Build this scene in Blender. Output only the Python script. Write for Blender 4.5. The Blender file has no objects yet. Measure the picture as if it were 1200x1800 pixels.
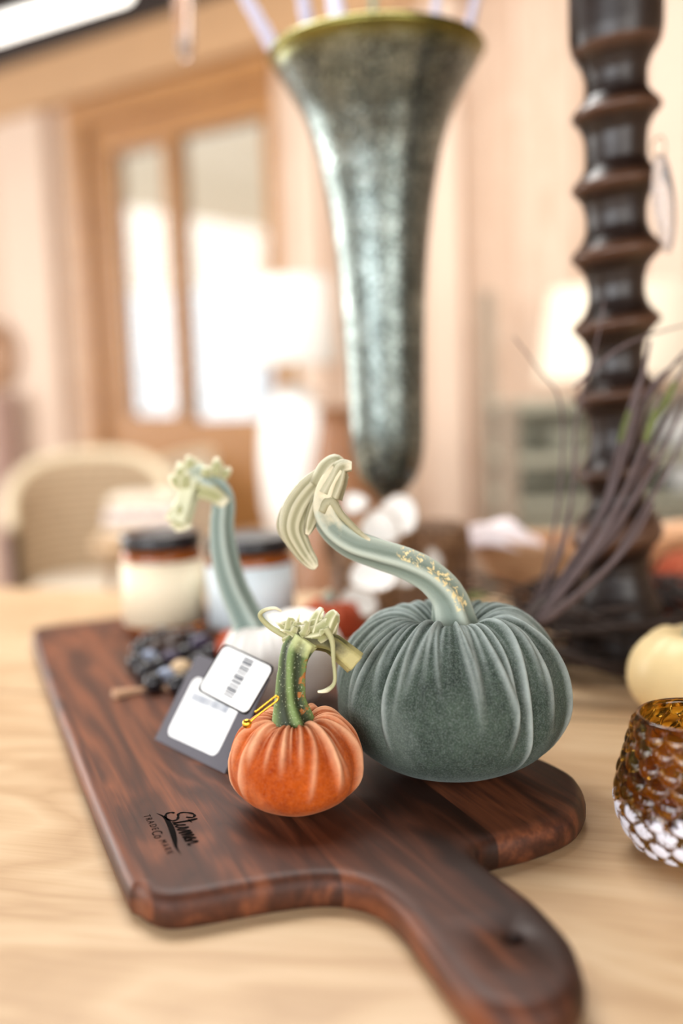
import bpy, bmesh, math, random
import numpy as np
from mathutils import Vector, Matrix
from math import sin, cos, pi, radians, sqrt
SC = bpy.context.scene
COL = SC.collection
rnd = random.Random(7)

# ------------------------------------------------------------------ camera
CAM = Vector((0, 0, 1.02))
TH, RO, F = radians(6.95), radians(2.0), 1750.0
_fw = Vector((0, cos(TH), -sin(TH)))
_r0 = Vector((1, 0, 0)); _u0 = _r0.cross(_fw)
_R = _r0*cos(RO) - _u0*sin(RO); _U = _u0*cos(RO) + _r0*sin(RO)
cd = bpy.data.cameras.new('camera'); cam = bpy.data.objects.new('camera', cd); COL.objects.link(cam)
m = Matrix((_R, _U, -_fw)).transposed().to_4x4(); m.translation = CAM
cam.matrix_world = m
cd.sensor_fit = 'VERTICAL'; cd.sensor_height = 36; cd.lens = F/1800*36
cd.clip_start = 0.02; cd.clip_end = 60
cd.dof.use_dof = True; cd.dof.focus_distance = 0.605; cd.dof.aperture_fstop = 1.75
SC.camera = cam

def ray(x, y): return _fw + _R*((x-600)/F) - _U*((y-900)/F)
def at(x, y, Y):
    d = ray(x, y); return CAM + d*(Y/d.y)
def onz(x, y, z=0.75):
    d = ray(x, y); return CAM + d*((z-CAM.z)/d.z)
def scale_at(Y, z=0.9):               # metres per photo pixel at depth Y
    return (Y*cos(TH)+(1.02-z)*sin(TH))/F

# ------------------------------------------------------------------ world, lights, exposure
SC.view_settings.view_transform = 'Standard'; SC.view_settings.look = 'None'
SC.view_settings.gamma = 1; SC.view_settings.exposure = -0.08
w = bpy.data.worlds.new('world'); SC.world = w; w.use_nodes = True
bg = w.node_tree.nodes['Background']
bg.inputs[0].default_value = (0.90, 0.955, 1.0, 1); bg.inputs[1].default_value = .9

PHI = math.atan2(-.5678, .8232)
ROOM = Matrix.Translation((-1.02, 4.1, 0)) @ Matrix.Rotation(PHI, 4, 'Z')   # room frame: x along door wall, -y into the room
def area(name, loc, target, sx, sy, power, color):
    l = bpy.data.lights.new(name, 'AREA'); l.shape = 'RECTANGLE'; l.size = sx; l.size_y = sy
    l.energy = power; l.color = color
    o = bpy.data.objects.new(name, l); COL.objects.link(o)
    o.location = loc
    o.rotation_euler = (Vector(target)-Vector(loc)).to_track_quat('-Z', 'Y').to_euler()
    return o
# daylight at the unseen window openings, plus an added overhead fill (room coordinates)
def rm(x, y, z): return ROOM @ Vector((x, y, z))
ROOM_X0, ROOM_X1, ROOM_Y1, ROOM_H = -2.2, 5.2, -6.2, 2.6
L1 = area('daylight_rear_1', rm(3.1, ROOM_Y1+.07, 1.55), rm(3.1, 0, 1.4), 3.2, 1.4, 115, (.93, .96, 1))
L2 = area('daylight_rear_2', rm(0.2, ROOM_Y1+.07, 1.55), rm(0.2, 0, 1.4), .9, 1.4, 25, (.93, .96, 1))
L3 = area('daylight_left', rm(ROOM_X0+.07, -2.4, 1.5), rm(3, -2.4, 1.0), 2.6, 1.7, 125, (1, .98, .95))
L4 = area('daylight_left_near', rm(ROOM_X0+.07, -4.6, 1.5), rm(3, -4.6, 1.0), 1.2, 1.7, 45, (1, .98, .95))
L5 = area('daylight_right', rm(ROOM_X1-.07, -4.1, 1.55), rm(2, -4.1, 1.2), 2.8, 1.4, 60, (1, .97, .93))  # unseen right window, moved and widened to spread the vase highlight
L6 = area('overhead_fill', rm(1.9, -1.7, ROOM_H-.02), rm(1.9, -1.7, 0), 1.6, 1.0, 75, (1, .98, .95))  # added overhead fill light; the ceiling is closed above it

sl = bpy.data.lights.new('sun', 'SUN'); sl.energy = 2.2; sl.angle = radians(1.5); sl.color = (1, .95, .88)
sun = bpy.data.objects.new('sun', sl); COL.objects.link(sun)
sun.rotation_euler = (ROOM.to_3x3() @ Vector((.5, .35, -.85))).to_track_quat('-Z', 'Y').to_euler()

# ------------------------------------------------------------------ materials
def lin(h):
    h = h.lstrip('#'); c = [int(h[i:i+2], 16)/255 for i in (0, 2, 4)]
    return tuple(((v/12.92) if v <= .04045 else ((v+.055)/1.055)**2.4) for v in c)+(1,)
class NT:
    def __init__(s, name):
        s.m = bpy.data.materials.new(name); s.m.use_nodes = True
        s.t = s.m.node_tree; s.b = s.t.nodes['Principled BSDF']; s.out = s.t.nodes['Material Output']
    def n(s, t, **kw):
        nd = s.t.nodes.new(t)
        for k, v in kw.items():
            if k.startswith('i_'):
                key = k[2:]; key = int(key) if key.isdigit() else key.replace('_', ' ')
                nd.inputs[key].default_value = v
            else: setattr(nd, k, v)
        return nd
    def l(s, a, b): s.t.links.new(a, b)
    def coord(s, scale=(1, 1, 1), rot=(0, 0, 0), loc=(0, 0, 0), kind='Object'):
        c = s.n('ShaderNodeTexCoord'); mp = s.n('ShaderNodeMapping')
        mp.inputs['Scale'].default_value = scale; mp.inputs['Rotation'].default_value = rot; mp.inputs['Location'].default_value = loc
        s.l(c.outputs[kind], mp.inputs[0]); return mp.outputs[0]
    def ramp(s, fac, stops):
        r = s.n('ShaderNodeValToRGB'); el = r.color_ramp.elements
        while len(el) < len(stops): el.new(.5)
        for e, (p, c) in zip(el, stops):
            e.position = p; e.color = lin(c) if isinstance(c, str) else (c, c, c, 1)
        s.l(fac, r.inputs[0]); return r.outputs[0]
    def noise(s, vec, scale, detail=4, rough=.55, dist=0):
        n = s.n('ShaderNodeTexNoise'); n.inputs['Scale'].default_value = scale; n.inputs['Detail'].default_value = detail
        n.inputs['Roughness'].default_value = rough; n.inputs['Distortion'].default_value = dist
        if vec is not None: s.l(vec, n.inputs['Vector'])
        return n.outputs[0]
    def mix(s, fac, a, b, mode='MIX'):
        x = s.n('ShaderNodeMix', data_type='RGBA', blend_type=mode)
        for i, v in ((0, fac), (6, a), (7, b)):
            if hasattr(v, 'is_linked'): s.l(v, x.inputs[i])
            else: x.inputs[i].default_value = lin(v) if isinstance(v, str) else v
        return x.outputs[2]
    def math(s, op, a, b=0.0, c=0.0):
        x = s.n('ShaderNodeMath', operation=op)
        for i, v in enumerate((a, b, c)):
            if hasattr(v, 'is_linked'): s.l(v, x.inputs[i])
            else: x.inputs[i].default_value = v
        return x.outputs[0]
    def bump(s, h, strength=.3, dist=.001):
        b = s.n('ShaderNodeBump'); b.inputs['Strength'].default_value = strength; b.inputs['Distance'].default_value = dist
        s.l(h, b.inputs['Height']); s.l(b.outputs[0], s.b.inputs['Normal']); return b
    def set(s, **kw):
        for k, v in kw.items():
            i = s.b.inputs[k.replace('_', ' ')]
            if hasattr(v, 'is_linked'): s.l(v, i)
            else: i.default_value = lin(v) if isinstance(v, str) else v
        return s
    def attr(s, name):
        a = s.n('ShaderNodeAttribute', attribute_name=name); return a.outputs['Fac']

def plain(name, col, rough=.5, metal=0, var=.12, scale=30, bump=.1, **kw):
    s = NT(name); v = s.coord()
    n = s.noise(v, scale, 4)
    c = lin(col); dark = tuple(x*(1-var) for x in c[:3])+(1,); lite = tuple(min(1, x*(1+var)) for x in c[:3])+(1,)
    s.set(Base_Color=s.mix(n, dark, lite), Roughness=rough, Metallic=metal)
    if bump: s.bump(n, bump, .001)
    if kw: s.set(**kw)
    return s.m

def velvet(name, deep, mid, pile, sheen=.25, nap=.2):
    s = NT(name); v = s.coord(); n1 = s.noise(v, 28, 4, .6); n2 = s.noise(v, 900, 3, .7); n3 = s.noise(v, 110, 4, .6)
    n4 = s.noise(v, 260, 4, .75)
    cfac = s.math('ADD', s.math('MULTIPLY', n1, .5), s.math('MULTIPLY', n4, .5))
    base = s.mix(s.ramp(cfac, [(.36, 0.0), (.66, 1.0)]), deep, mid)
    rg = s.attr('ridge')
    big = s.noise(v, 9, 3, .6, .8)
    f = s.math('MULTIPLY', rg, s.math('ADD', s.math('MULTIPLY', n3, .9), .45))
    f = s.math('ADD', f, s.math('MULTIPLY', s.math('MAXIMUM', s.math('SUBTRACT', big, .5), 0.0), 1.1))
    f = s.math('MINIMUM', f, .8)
    base = s.mix(f, base, pile)  # pale ridges: crushed pile, with grazing velvet sheen put into the colour
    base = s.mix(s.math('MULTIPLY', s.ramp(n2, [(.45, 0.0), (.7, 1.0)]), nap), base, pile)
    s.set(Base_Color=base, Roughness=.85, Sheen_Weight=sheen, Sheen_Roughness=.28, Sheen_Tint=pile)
    s.b.inputs['Specular IOR Level'].default_value = .15
    h = s.math('ADD', n2, s.math('MULTIPLY', n3, .8)); s.bump(h, .5, .0008)
    return s.m

def woodmat(name, ang, cols, gs=(1, 1, 1), plank=0.0, rough=.4, seam='#3a2a1c', ringscale=1.0, coat=0.0, plankcols=None, seamw=.02, spec=.5, off=0, grad=0.0, pv=.45):
    """grain runs along direction ang (radians from +X) in object space; plank = board width"""
    s = NT(name)
    v = s.coord(rot=(0, 0, -ang), loc=(0, 0, 0))
    sep = s.n('ShaderNodeSeparateXYZ'); s.l(v, sep.inputs[0])
    y = sep.outputs[1]; x = sep.outputs[0]; z = sep.outputs[2]
    if plank:
        yn = s.math('ADD', s.math('DIVIDE', y, plank), off)
        idx = s.math('FLOOR', yn); fr = s.math('FRACT', yn)
        wn = s.n('ShaderNodeTexWhiteNoise', noise_dimensions='1D'); s.l(idx, wn.inputs['W']); rv = wn.outputs['Value']
    else: rv = None
    cb = s.n('ShaderNodeCombineXYZ')
    if rv is not None:
        s.l(s.math('ADD', s.math('MULTIPLY', x, 1.0), s.math('MULTIPLY', rv, 7.3)), cb.inputs[0])
    else: s.l(x, cb.inputs[0])
    s.l(s.math('MULTIPLY', y, 6*ringscale), cb.inputs[1]); s.l(s.math('MULTIPLY', z, 6*ringscale), cb.inputs[2])
    big = s.noise(cb.outputs[0], 3.5, 3, .5, .6)
    fine = s.n('ShaderNodeMapping'); fine.inputs['Scale'].default_value = (1.2, 9, 9); s.l(cb.outputs[0], fine.inputs[0])
    fn = s.noise(fine.outputs[0], 9, 5, .65, .2)
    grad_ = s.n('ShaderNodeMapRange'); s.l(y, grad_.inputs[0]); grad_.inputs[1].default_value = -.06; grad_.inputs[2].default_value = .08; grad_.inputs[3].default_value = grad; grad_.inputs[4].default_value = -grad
    rings = s.math('FRACT', s.math('MULTIPLY', big, 5.0))
    rings = s.math('MULTIPLY', s.math('ABSOLUTE', s.math('SUBTRACT', rings, .5)), 2)
    f = s.math('ADD', s.math('MULTIPLY', rings, .35), s.math('ADD', s.math('MULTIPLY', fn, .45), s.math('MULTIPLY', big, .3)))
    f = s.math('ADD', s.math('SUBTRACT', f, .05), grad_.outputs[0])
    if rv is not None: f = s.math('ADD', f, s.math('MULTIPLY', s.math('SUBTRACT', rv, .5), pv))
    c = s.ramp(f, [(.2, cols[0]), (.5, cols[1]), (.8, cols[2])])
    if plank and seamw:
        e = s.math('LESS_THAN', fr, seamw)
        c = s.mix(e, c, seam)
    s.set(Base_Color=c, Roughness=s.math('ADD', rough-.08, s.math('MULTIPLY', fn, .16)))
    s.b.inputs['Coat Weight'].default_value = coat
    s.b.inputs['Specular IOR Level'].default_value = spec
    s.bump(s.math('ADD', fn, 0), .12, .0006)
    return s.m

def stemmat(name, a, b, c, gold=None, speck=False, c0=.62):
    s = NT(name); v = s.coord(); n = s.noise(v, 60, 5, .6); n2 = s.noise(v, 800, 3, .6)
    al = s.attr('along'); rg = s.attr('ridge')
    base = s.mix(s.math('MULTIPLY', s.math('POWER', rg, 2.2), .9), a, b)
    base = s.mix(s.ramp(s.math('ADD', al, s.math('MULTIPLY', s.math('SUBTRACT', n, .5), .5)), [(c0, 0.0), (min(1, c0+.18), 1.0)]), base, c)
    if speck: base = s.mix(s.math('MULTIPLY', s.math('GREATER_THAN', n2, .64), .6), base, '#cdd8b4')
    if gold:
        g = s.noise(v, 260, 4, .7, .4)
        base = s.mix(s.math('MULTIPLY', s.math('GREATER_THAN', g, .54), s.attr('patch')), base, gold)
    s.set(Base_Color=base, Roughness=.55); s.bump(s.math('ADD', n, n2), .4, .0008)
    return s.m

# ------------------------------------------------------------------ mesh helpers
def link(name, me, mat, parent=None, loc=(0, 0, 0), smooth=True, kind=None):
    o = bpy.data.objects.new(name, me); COL.objects.link(o)
    if mat: me.materials.append(mat)
    if smooth and len(me.polygons):
        me.polygons.foreach_set('use_smooth', [True]*len(me.polygons))
    me.update()
    if parent: o.parent = parent
    o.location = loc
    if kind: o['kind'] = kind
    return o
def thing(name, label, cat, loc, group=None, rotz=0):
    o = bpy.data.objects.new(name, None); COL.objects.link(o); o.empty_display_size = .02
    o.location = loc; o.rotation_euler = (0, 0, rotz)
    return tag(o, label, cat, group)
def tag(o, label, cat, group=None):
    o['label'] = label; o['category'] = cat
    if group: o['group'] = group
    return o
def origin(parent): return Vector(parent.location) if parent else Vector((0, 0, 0))

class MB:
    """collects geometry given in world coordinates"""
    def __init__(s): s.v = []; s.f = []; s.at = {}
    def grid(s, P, wrapu=True, wrapv=False, cap0=False, cap1=False, attrs=None):
        # P[i][j] -> i along v (rows), j around u
        P = np.asarray(P, float); n, mm = P.shape[:2]; b = len(s.v)
        s.v += [tuple(p) for p in P.reshape(-1, 3)]
        for i in range(n if wrapv else n-1):
            for j in range(mm if wrapu else mm-1):
                i2 = (i+1) % n; j2 = (j+1) % mm
                s.f.append((b+i*mm+j, b+i*mm+j2, b+i2*mm+j2, b+i2*mm+j))
        if cap0: s.f.append(tuple(b+j for j in reversed(range(mm))))
        if cap1: s.f.append(tuple(b+(n-1)*mm+j for j in range(mm)))
        for k, a in (attrs or {}).items():
            lst = s.at.setdefault(k, []); lst += [0.0]*(b-len(lst)); lst += list(np.asarray(a, float).reshape(-1))
        return s
    def tube(s, pts, rad, seg=12, sub=4, ridges=0, ramp=0.0, twist=0.0, cap=True, flat=1.0, flatn=1.0, up=None, patch=None):
        pts = [Vector(p) for p in pts]; n = len(pts)
        if not hasattr(rad, '__len__'): rad = [rad]*n
        C, Rr = [], []
        for i in range(n-1):
            p0 = pts[max(i-1, 0)]; p1 = pts[i]; p2 = pts[i+1]; p3 = pts[min(i+2, n-1)]
            for k in range(sub):
                t = k/sub
                C.append(.5*((2*p1)+(p2-p0)*t+(2*p0-5*p1+4*p2-p3)*t*t+(3*p1-p0-3*p2+p3)*t**3))
                Rr.append(rad[i]*(1-t)+rad[i+1]*t)
        C.append(pts[-1]); Rr.append(rad[-1])
        T = [(C[min(i+1, len(C)-1)]-C[max(i-1, 0)]).normalized() for i in range(len(C))]
        a = Vector(up) if up else (Vector((0, 1, 0)) if abs(T[0].y) < .9 else Vector((1, 0, 0)))
        N = (a - T[0]*a.dot(T[0])).normalized()
        rows, al, rg, pa = [], [], [], []
        for i, (c, r, t) in enumerate(zip(C, Rr, T)):
            N = (N - t*N.dot(t)).normalized(); B = t.cross(N); q = i/(len(C)-1)
            row = []
            for j in range(seg):
                A = 2*pi*j/seg; rr = r
                g = 0.5
                if ridges: g = .5+.5*cos(ridges*(A+twist*q)); rr = r*(1+ramp*(g-.5)*2)
                row.append(tuple(c+N*(cos(A)*rr*flatn)+B*(sin(A)*rr*flat)))
                al.append(q); rg.append(g); pa.append(patch(q, math.degrees(A)) if patch else 0)
            rows.append(row)
        s.grid(rows, True, False, cap, cap, {'along': al, 'ridge': rg, 'patch': pa})
        return s
    def lathe(s, prof, center=(0, 0, 0), seg=48, cap0=True, cap1=True):
        rows = [[(center[0]+r*cos(2*pi*j/seg), center[1]+r*sin(2*pi*j/seg), center[2]+z) for j in range(seg)] for r, z in prof]
        return s.grid(rows, True, False, cap0, cap1)
    def box(s, c, d, M=None):
        b = len(s.v); c = Vector(c)
        for sx in (-1, 1):
            for sy in (-1, 1):
                for sz in (-1, 1):
                    p = Vector((sx*d[0]/2, sy*d[1]/2, sz*d[2]/2))
                    if M is not None: p = M @ p
                    s.v.append(tuple(c+p))
        for f in ((0, 1, 3, 2), (4, 6, 7, 5), (0, 4, 5, 1), (2, 3, 7, 6), (0, 2, 6, 4), (1, 5, 7, 3)):
            s.f.append(tuple(b+i for i in f))
        return s
    def build(s, name, mat, parent=None, smooth=True, bevel=0, bseg=3, kind=None, local=False, loc=None, sharp=False):
        o0 = origin(parent)
        if parent is not None and abs(parent.rotation_euler.z) > 1e-6:
            Mi = (Matrix.Translation(parent.location) @ Matrix.Rotation(parent.rotation_euler.z, 4, 'Z')).inverted()
            vs = [tuple(Mi @ Vector(v)) for v in s.v] if not local else s.v
        else:
            vs = [tuple(Vector(v)-o0) for v in s.v] if not local else s.v
        if loc is not None and parent is None: vs = [tuple(Vector(v)-Vector(loc)) for v in vs]
        # when the parent is itself a child mesh its own location is relative: handled by keeping parts at local zero
        me = bpy.data.meshes.new(name); me.from_pydata(vs, [], s.f); me.validate()
        for k, a in s.at.items():
            a = a+[0.0]*(len(vs)-len(a)); A = me.attributes.new(k, 'FLOAT', 'POINT'); A.data.foreach_set('value', a)
        bm = bmesh.new(); bm.from_mesh(me)
        bmesh.ops.recalc_face_normals(bm, faces=bm.faces)
        if bevel:
            es = [e for e in bm.edges if len(e.link_faces) == 2 and e.calc_face_angle(0) > .6]
            bmesh.ops.bevel(bm, geom=es, offset=bevel, segments=bseg, affect='EDGES', profile=.5)
        bm.to_mesh(me); bm.free()
        o = link(name, me, mat, parent, (0, 0, 0) if loc is None else loc, smooth, kind)
        if smooth and (bevel or sharp): me.set_sharp_from_angle(angle=radians(40))
        return o
def sub(parent_part, child):
    """make child (built in the same frame) a sub-part of parent_part"""
    child.parent = parent_part; return child

# ------------------------------------------------------------------ structure: the room
def struct(o): o['kind'] = 'structure'; return o
M_floor = woodmat('floor_boards', 0, ('#8a6d50', '#a88867', '#bd9f7c'), plank=.14, rough=.45)
M_ceil = woodmat('dark_ceiling_boards', 0, ('#1d0f07', '#2a180c', '#372212'), plank=.16, rough=.5)
M_wall = woodmat('blush_wall_boards', pi/2, ('#bea18a', '#caaf99', '#d5bfab'), plank=.19, rough=.7, seam='#a07f66', seamw=.03, spec=.2)
M_wall2 = woodmat('blush_side_boards', pi/2, ('#cfbba6', '#dac8b5', '#e4d6c6'), plank=.19, rough=.7, seam='#c8a88c', seamw=.03, spec=.2)
# walls are vertical planes; their planks need grain along Z, so remap by building them with a rotated frame
def wallmat(base):
    t = base.node_tree
    for n in t.nodes:
        if n.type == 'MAPPING' and n.inputs[0].is_linked and n.inputs[0].links[0].from_node.type == 'TEX_COORD':
            cc = n.inputs[0].links[0].from_node
            sp = t.nodes.new('ShaderNodeSeparateXYZ'); cb = t.nodes.new('ShaderNodeCombineXYZ')
            t.links.new(cc.outputs['Object'], sp.inputs[0])
            ad = t.nodes.new('ShaderNodeMath'); ad.operation = 'ADD'
            t.links.new(sp.outputs[0], ad.inputs[0]); t.links.new(sp.outputs[1], ad.inputs[1])
            t.links.new(ad.outputs[0], cb.inputs[0]); t.links.new(sp.outputs[2], cb.inputs[1])
            t.links.new(cb.outputs[0], n.inputs[0])
for mm_ in (M_wall, M_wall2): wallmat(mm_)
def rbox(name, x0, x1, y0, y1, z0, z1, mat, parent=None, bevel=0):
    """box in room coordinates"""
    mb = MB().box(((x0+x1)/2, (y0+y1)/2, (z0+z1)/2), (x1-x0, y1-y0, z1-z0))
    o = mb.build(name, mat, None, smooth=False, bevel=bevel)
    if parent is None: o.matrix_world = ROOM
    else: o.parent = parent
    return o
def rboxes(name, lst, mat, parent=None, bevel=0):
    mb = MB()
    for (x0, x1, y0, y1, z0, z1) in lst: mb.box(((x0+x1)/2, (y0+y1)/2, (z0+z1)/2), (x1-x0, y1-y0, z1-z0))
    o = mb.build(name, mat, None, smooth=False, bevel=bevel)
    if parent is None: o.matrix_world = ROOM
    else: o.parent = parent
    return o
X0, X1, Y1, HH = ROOM_X0, ROOM_X1, ROOM_Y1, ROOM_H
struct(rbox('floor', X0-.15, X1+.15, Y1-.15, .15, -.1, 0, M_floor))
struct(rbox('ceiling', X0-.15, X1+.15, Y1-.15, .15, HH, HH+.1, M_ceil))
DX0, DX1, DZ = .08, 1.02, 2.07
struct(rboxes('wall_back', [(X0-.15, DX0, 0, .15, 0, HH), (DX1, X1+.15, 0, .15, 0, HH), (DX0, DX1, 0, .15, DZ, HH)], M_wall))
def wall_holes(name, axis, c0, c1, a0, a1, holes, mat):
    L = []; cur = a0
    def add(p0, p1, z0, z1):
        L.append((p0, p1, c0, c1, z0, z1) if axis == 'x' else (c0, c1, p0, p1, z0, z1))
    for (h0, h1, z0, z1) in holes:
        add(cur, h0, 0, HH); add(h0, h1, 0, z0); add(h0, h1, z1, HH); cur = h1
    add(cur, a1, 0, HH)
    return struct(rboxes(name, L, mat))
wall_holes('wall_rear', 'x', Y1-.15, Y1, X0-.15, X1+.15, [(-.3, .7, .8, 2.3), (1.4, 4.8, .8, 2.3)], M_wall2)
wall_holes('wall_left', 'y', X0-.15, X0, Y1, 0, [(-5.2, -4.0, .65, 2.35), (-3.7, -1.1, .65, 2.35)], M_wall2)
wall_holes('wall_right', 'y', X1, X1+.15, Y1, 0, [(-5.5, -2.7, .8, 2.3)], M_wall2)
M_trimblush = plain('blush_trim_paint', '#d6bda8', .6, var=.05, scale=8)
M_amber = woodmat('amber_door_wood', 0, ('#946230', '#a5733e', '#b0804a'), rough=.45)
wallmat(M_amber)
M_pane = NT('door_glass').set(Base_Color='#ffffff', Roughness=.0, IOR=1.45, Transmission_Weight=1.0).m
struct(rbox('trim_1', X0, X1, -.06, -.002, 2.17, 2.36, plain('header_beam_wood', '#bd956c', .6, var=.08, scale=6)))
struct(rbox('trim_2', X0, X1, -.09, -.002, 2.36, 2.6, M_ceil))
for i, (a, b) in enumerate([(-.42, -.12), (1.12, 1.22), (1.62, 1.74), (2.3, 2.42)]):
    struct(rbox('trim_%d' % (i+3), a, b, -.045, -.002, 0, 2.165, M_trimblush))
struct(rbox('baseboard_back', X0, DX0-.06, -.02, 0, 0, .12, M_trimblush))
# double door with long panes
dn = rboxes('door_1', [(DX0, DX0+.12, .02, .09, 0, DZ), (.47, .535, .02, .09, 0, DZ), (.95, DX1, .02, .09, 0, DZ),
                       (DX0+.12, .47, .02, .09, 0, .95), (.535, .95, .02, .09, 0, .93),
                       (DX0+.12, .47, .02, .09, 1.96, DZ), (.535, .95, .02, .09, 1.97, DZ)], M_amber)
struct(dn)
for (a, b, z0, z1) in ((DX0+.12, .47, .95, 1.96), (.535, .95, .93, 1.97)):
    rbox('pane', a, b, .05, .056, z0, z1, M_pane, dn)
fr = rboxes('door_casing', [(DX0-.09, DX0, -.02, 0, 0, DZ+.09), (DX0, DX1, -.02, 0, DZ, DZ+.09)], M_amber, dn)
hd = MB().tube([(.56, .02, 1.0), (.56, -.04, 1.0), (.63, -.04, 1.0)], .009, 10).build('door_handle', plain('door_brass', '#8a7448', .3, metal=1), None)
hd.parent = dn
# outside the door: porch roof, ground and a pale building with muntin windows
M_pcream = plain('porch_cream_paint', '#ffecd0', .7, var=.04)
struct(rbox('ground', -5, 7, .15, 14, -.12, -.02, plain('pale_paving', '#d5d6d2', .8)))
struct(rbox('porch_beam', -5, 7, 2.0, 2.2, 1.72, 2.6, M_pcream))

# window frames at the openings
M_wf = plain('window_white_paint', '#f2f0ea', .5, var=.03)
def winframe(name, axis, c, a0, a1, z0, z1):
    L = []; t = .05; mid = (a0+a1)/2
    segs = [(a0, a0+t, z0, z1), (a1-t, a1, z0, z1), (a0, a1, z0, z0+t), (a0, a1, z1-t, z1), (mid-.02, mid+.02, z0, z1)]
    for (p, q, r, s_) in segs: L.append((p, q, c-.02, c+.02, r, s_) if axis == 'x' else (c-.02, c+.02, p, q, r, s_))
    return struct(rboxes(name, L, M_wf))
winframe('window_1', 'x', Y1+.03, 1.4, 4.8, .8, 2.3); winframe('window_2', 'x', Y1+.03, -.3, .7, .8, 2.3)
winframe('window_3', 'y', X0+.03, -5.2, -4.0, .65, 2.35); winframe('window_4', 'y', X0+.03, -3.7, -1.1, .65, 2.35)
winframe('window_5', 'y', X1-.03, -5.5, -2.7, .8, 2.3)

# ------------------------------------------------------------------ oak table
TA = radians(180-15)      # plank direction
tdir = Vector((cos(TA), sin(TA), 0)); tn = Vector((sin(TA), -cos(TA), 0))   # tn points away from the camera
if tn.y < 0: tn = -tn
pE = Vector((-.45, 1.43, 0))            # a point on the far edge
edge_d = pE.dot(tn)
TW = 1.12; left_end = 1.15; right_end = 1.15
cen_along = 0.0
tc = tn*(edge_d-TW/2); tc = tc - tdir*0
_sp = onz(1000, 1262) - tc; PW = .70
M_oak = woodmat('pale_oak', 0, ('#a98762', '#bf9e78', '#cfb28d'), plank=PW, pv=.2, rough=.42, seam='#8f6f4d', ringscale=.55, seamw=.008, spec=.45, off=3-(_sp.x*-sin(TA)+_sp.y*cos(TA))/PW)
tab = thing('dining_table', 'pale oak plank table carrying the walnut board, pumpkins and vase', 'table', (tc.x, tc.y, 0), rotz=TA)
Mt = Matrix.Translation((tc.x, tc.y, 0)) @ Matrix.Rotation(TA, 4, 'Z')
def tbox(name, c, d, mat, bevel=.004):
    mb = MB().box(c, d); o = mb.build(name, mat, None, bevel=bevel); o.parent = tab; return o
tbox('tabletop', (0, 0, .7325), (2.3, TW, .035), M_oak)
M_oakl = woodmat('oak_leg', pi/2, ('#b08c62', '#c4a077', '#d2b48d'), rough=.5)
tbox('apron', (0, 0, .675), (2.05, TW-.22, .08), M_oakl)
for sx in (-1, 1):
    for sy in (-1, 1): tbox('leg', (sx*1.0, sy*(TW/2-.12), .3175), (.075, .075, .635), M_oakl)

# ------------------------------------------------------------------ cutting board
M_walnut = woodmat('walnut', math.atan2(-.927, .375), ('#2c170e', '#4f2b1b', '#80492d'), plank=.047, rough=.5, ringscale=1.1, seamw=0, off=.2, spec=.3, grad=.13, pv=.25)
sil = [(.766, p) for p in [(55, 1110), (90, 1220), (130, 1328), (165, 1420), (200, 1505), (225, 1562)]] + \
      [(.757, p) for p in [(237, 1594), (262, 1612), (300, 1619), (360, 1611), (440, 1596), (520, 1583), (575, 1579), (620, 1584),
                           (665, 1601), (700, 1632), (730, 1672), (765, 1722), (798, 1766)]]
loop = [onz(p[0], p[1], z) for z, p in sil]
loop += [Vector((.0475, .383, 0)), Vector((.058, .3745, 0)), Vector((.073, .373, 0)), Vector((.087, .380, 0)), Vector((.0965, .395, 0))]
loop += [onz(p[0], p[1], .759) for p in [(1022, 1722), (1008, 1686), (985, 1658), (940, 1612), (880, 1567), (845, 1538), (842, 1520), (870, 1509), (920, 1497), (965, 1482), (1005, 1464), (1026, 1438)]]
loop += [onz(p[0], p[1], .765) for p in [(1029, 1403), (1012, 1373), (975, 1351), (930, 1330)]]
fr_ = Vector((-.364+.272, 1.129+.11, 0))
loop += [Vector((-.05, 1.085, 0)), Vector((-.085, 1.172, 0)), Vector((-.10, 1.19, 0)), Vector((-.125, 1.187, 0)), Vector((-.24, 1.142, 0)), Vector((-.33, 1.104, 0)), Vector((-.345, 1.093, 0))]
loop = [Vector((p.x, p.y, 0)) for p in loop]
def closed_cr(pts, sub_):
    out = []; n = len(pts)
    for i in range(n):
        p0, p1, p2, p3 = pts[i-1], pts[i], pts[(i+1) % n], pts[(i+2) % n]
        d1 = max((p2-p1).length, 1e-6)
        # centripetal-ish tangents
        t1 = (p2-p0)*(d1/max((p2-p1).length+(p1-p0).length, 1e-6)); t2 = (p3-p1)*(d1/max((p3-p2).length+(p2-p1).length, 1e-6))
        for k in range(sub_):
            t = k/sub_; h = (2*t**3-3*t**2+1, t**3-2*t**2+t, -2*t**3+3*t**2, t**3-t**2)
            out.append(p1*h[0]+t1*h[1]+p2*h[2]+t2*h[3])
    return out
lp = closed_cr(loop, 6)
for _ in range(3): lp = [(lp[i-1]+lp[i]*2+lp[(i+1) % len(lp)])/4 for i in range(len(lp))]
area2 = sum(lp[i].x*lp[(i+1) % len(lp)].y-lp[(i+1) % len(lp)].x*lp[i].y for i in range(len(lp)))
if area2 < 0: lp.reverse()
nn = len(lp)
nor = []
for i in range(nn):
    t = (lp[(i+2) % nn]-lp[i-2]).normalized(); nor.append(Vector((-t.y, t.x, 0)))   # inward for ccw
BO = Vector((-.02, .55, .75))
bm = bmesh.new(); prof = [(.0035, .0003), (.0012, .0022), (0, .006), (0, .012), (.0008, .0152), (.0026, .018), (.005, .0193), (.0075, .0198), (.010, .02)]
rings = []
for ins, z in prof: rings.append([bm.verts.new(lp[i]+nor[i]*ins+Vector((0, 0, .75+z))-BO) for i in range(nn)])
for a, b in zip(rings, rings[1:]):
    for i in range(nn): bm.faces.new((a[i], a[(i+1) % nn], b[(i+1) % nn], b[i]))
hc = onz(903, 1648, .77); hr = .0052; HS = 24
hrs = []
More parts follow.
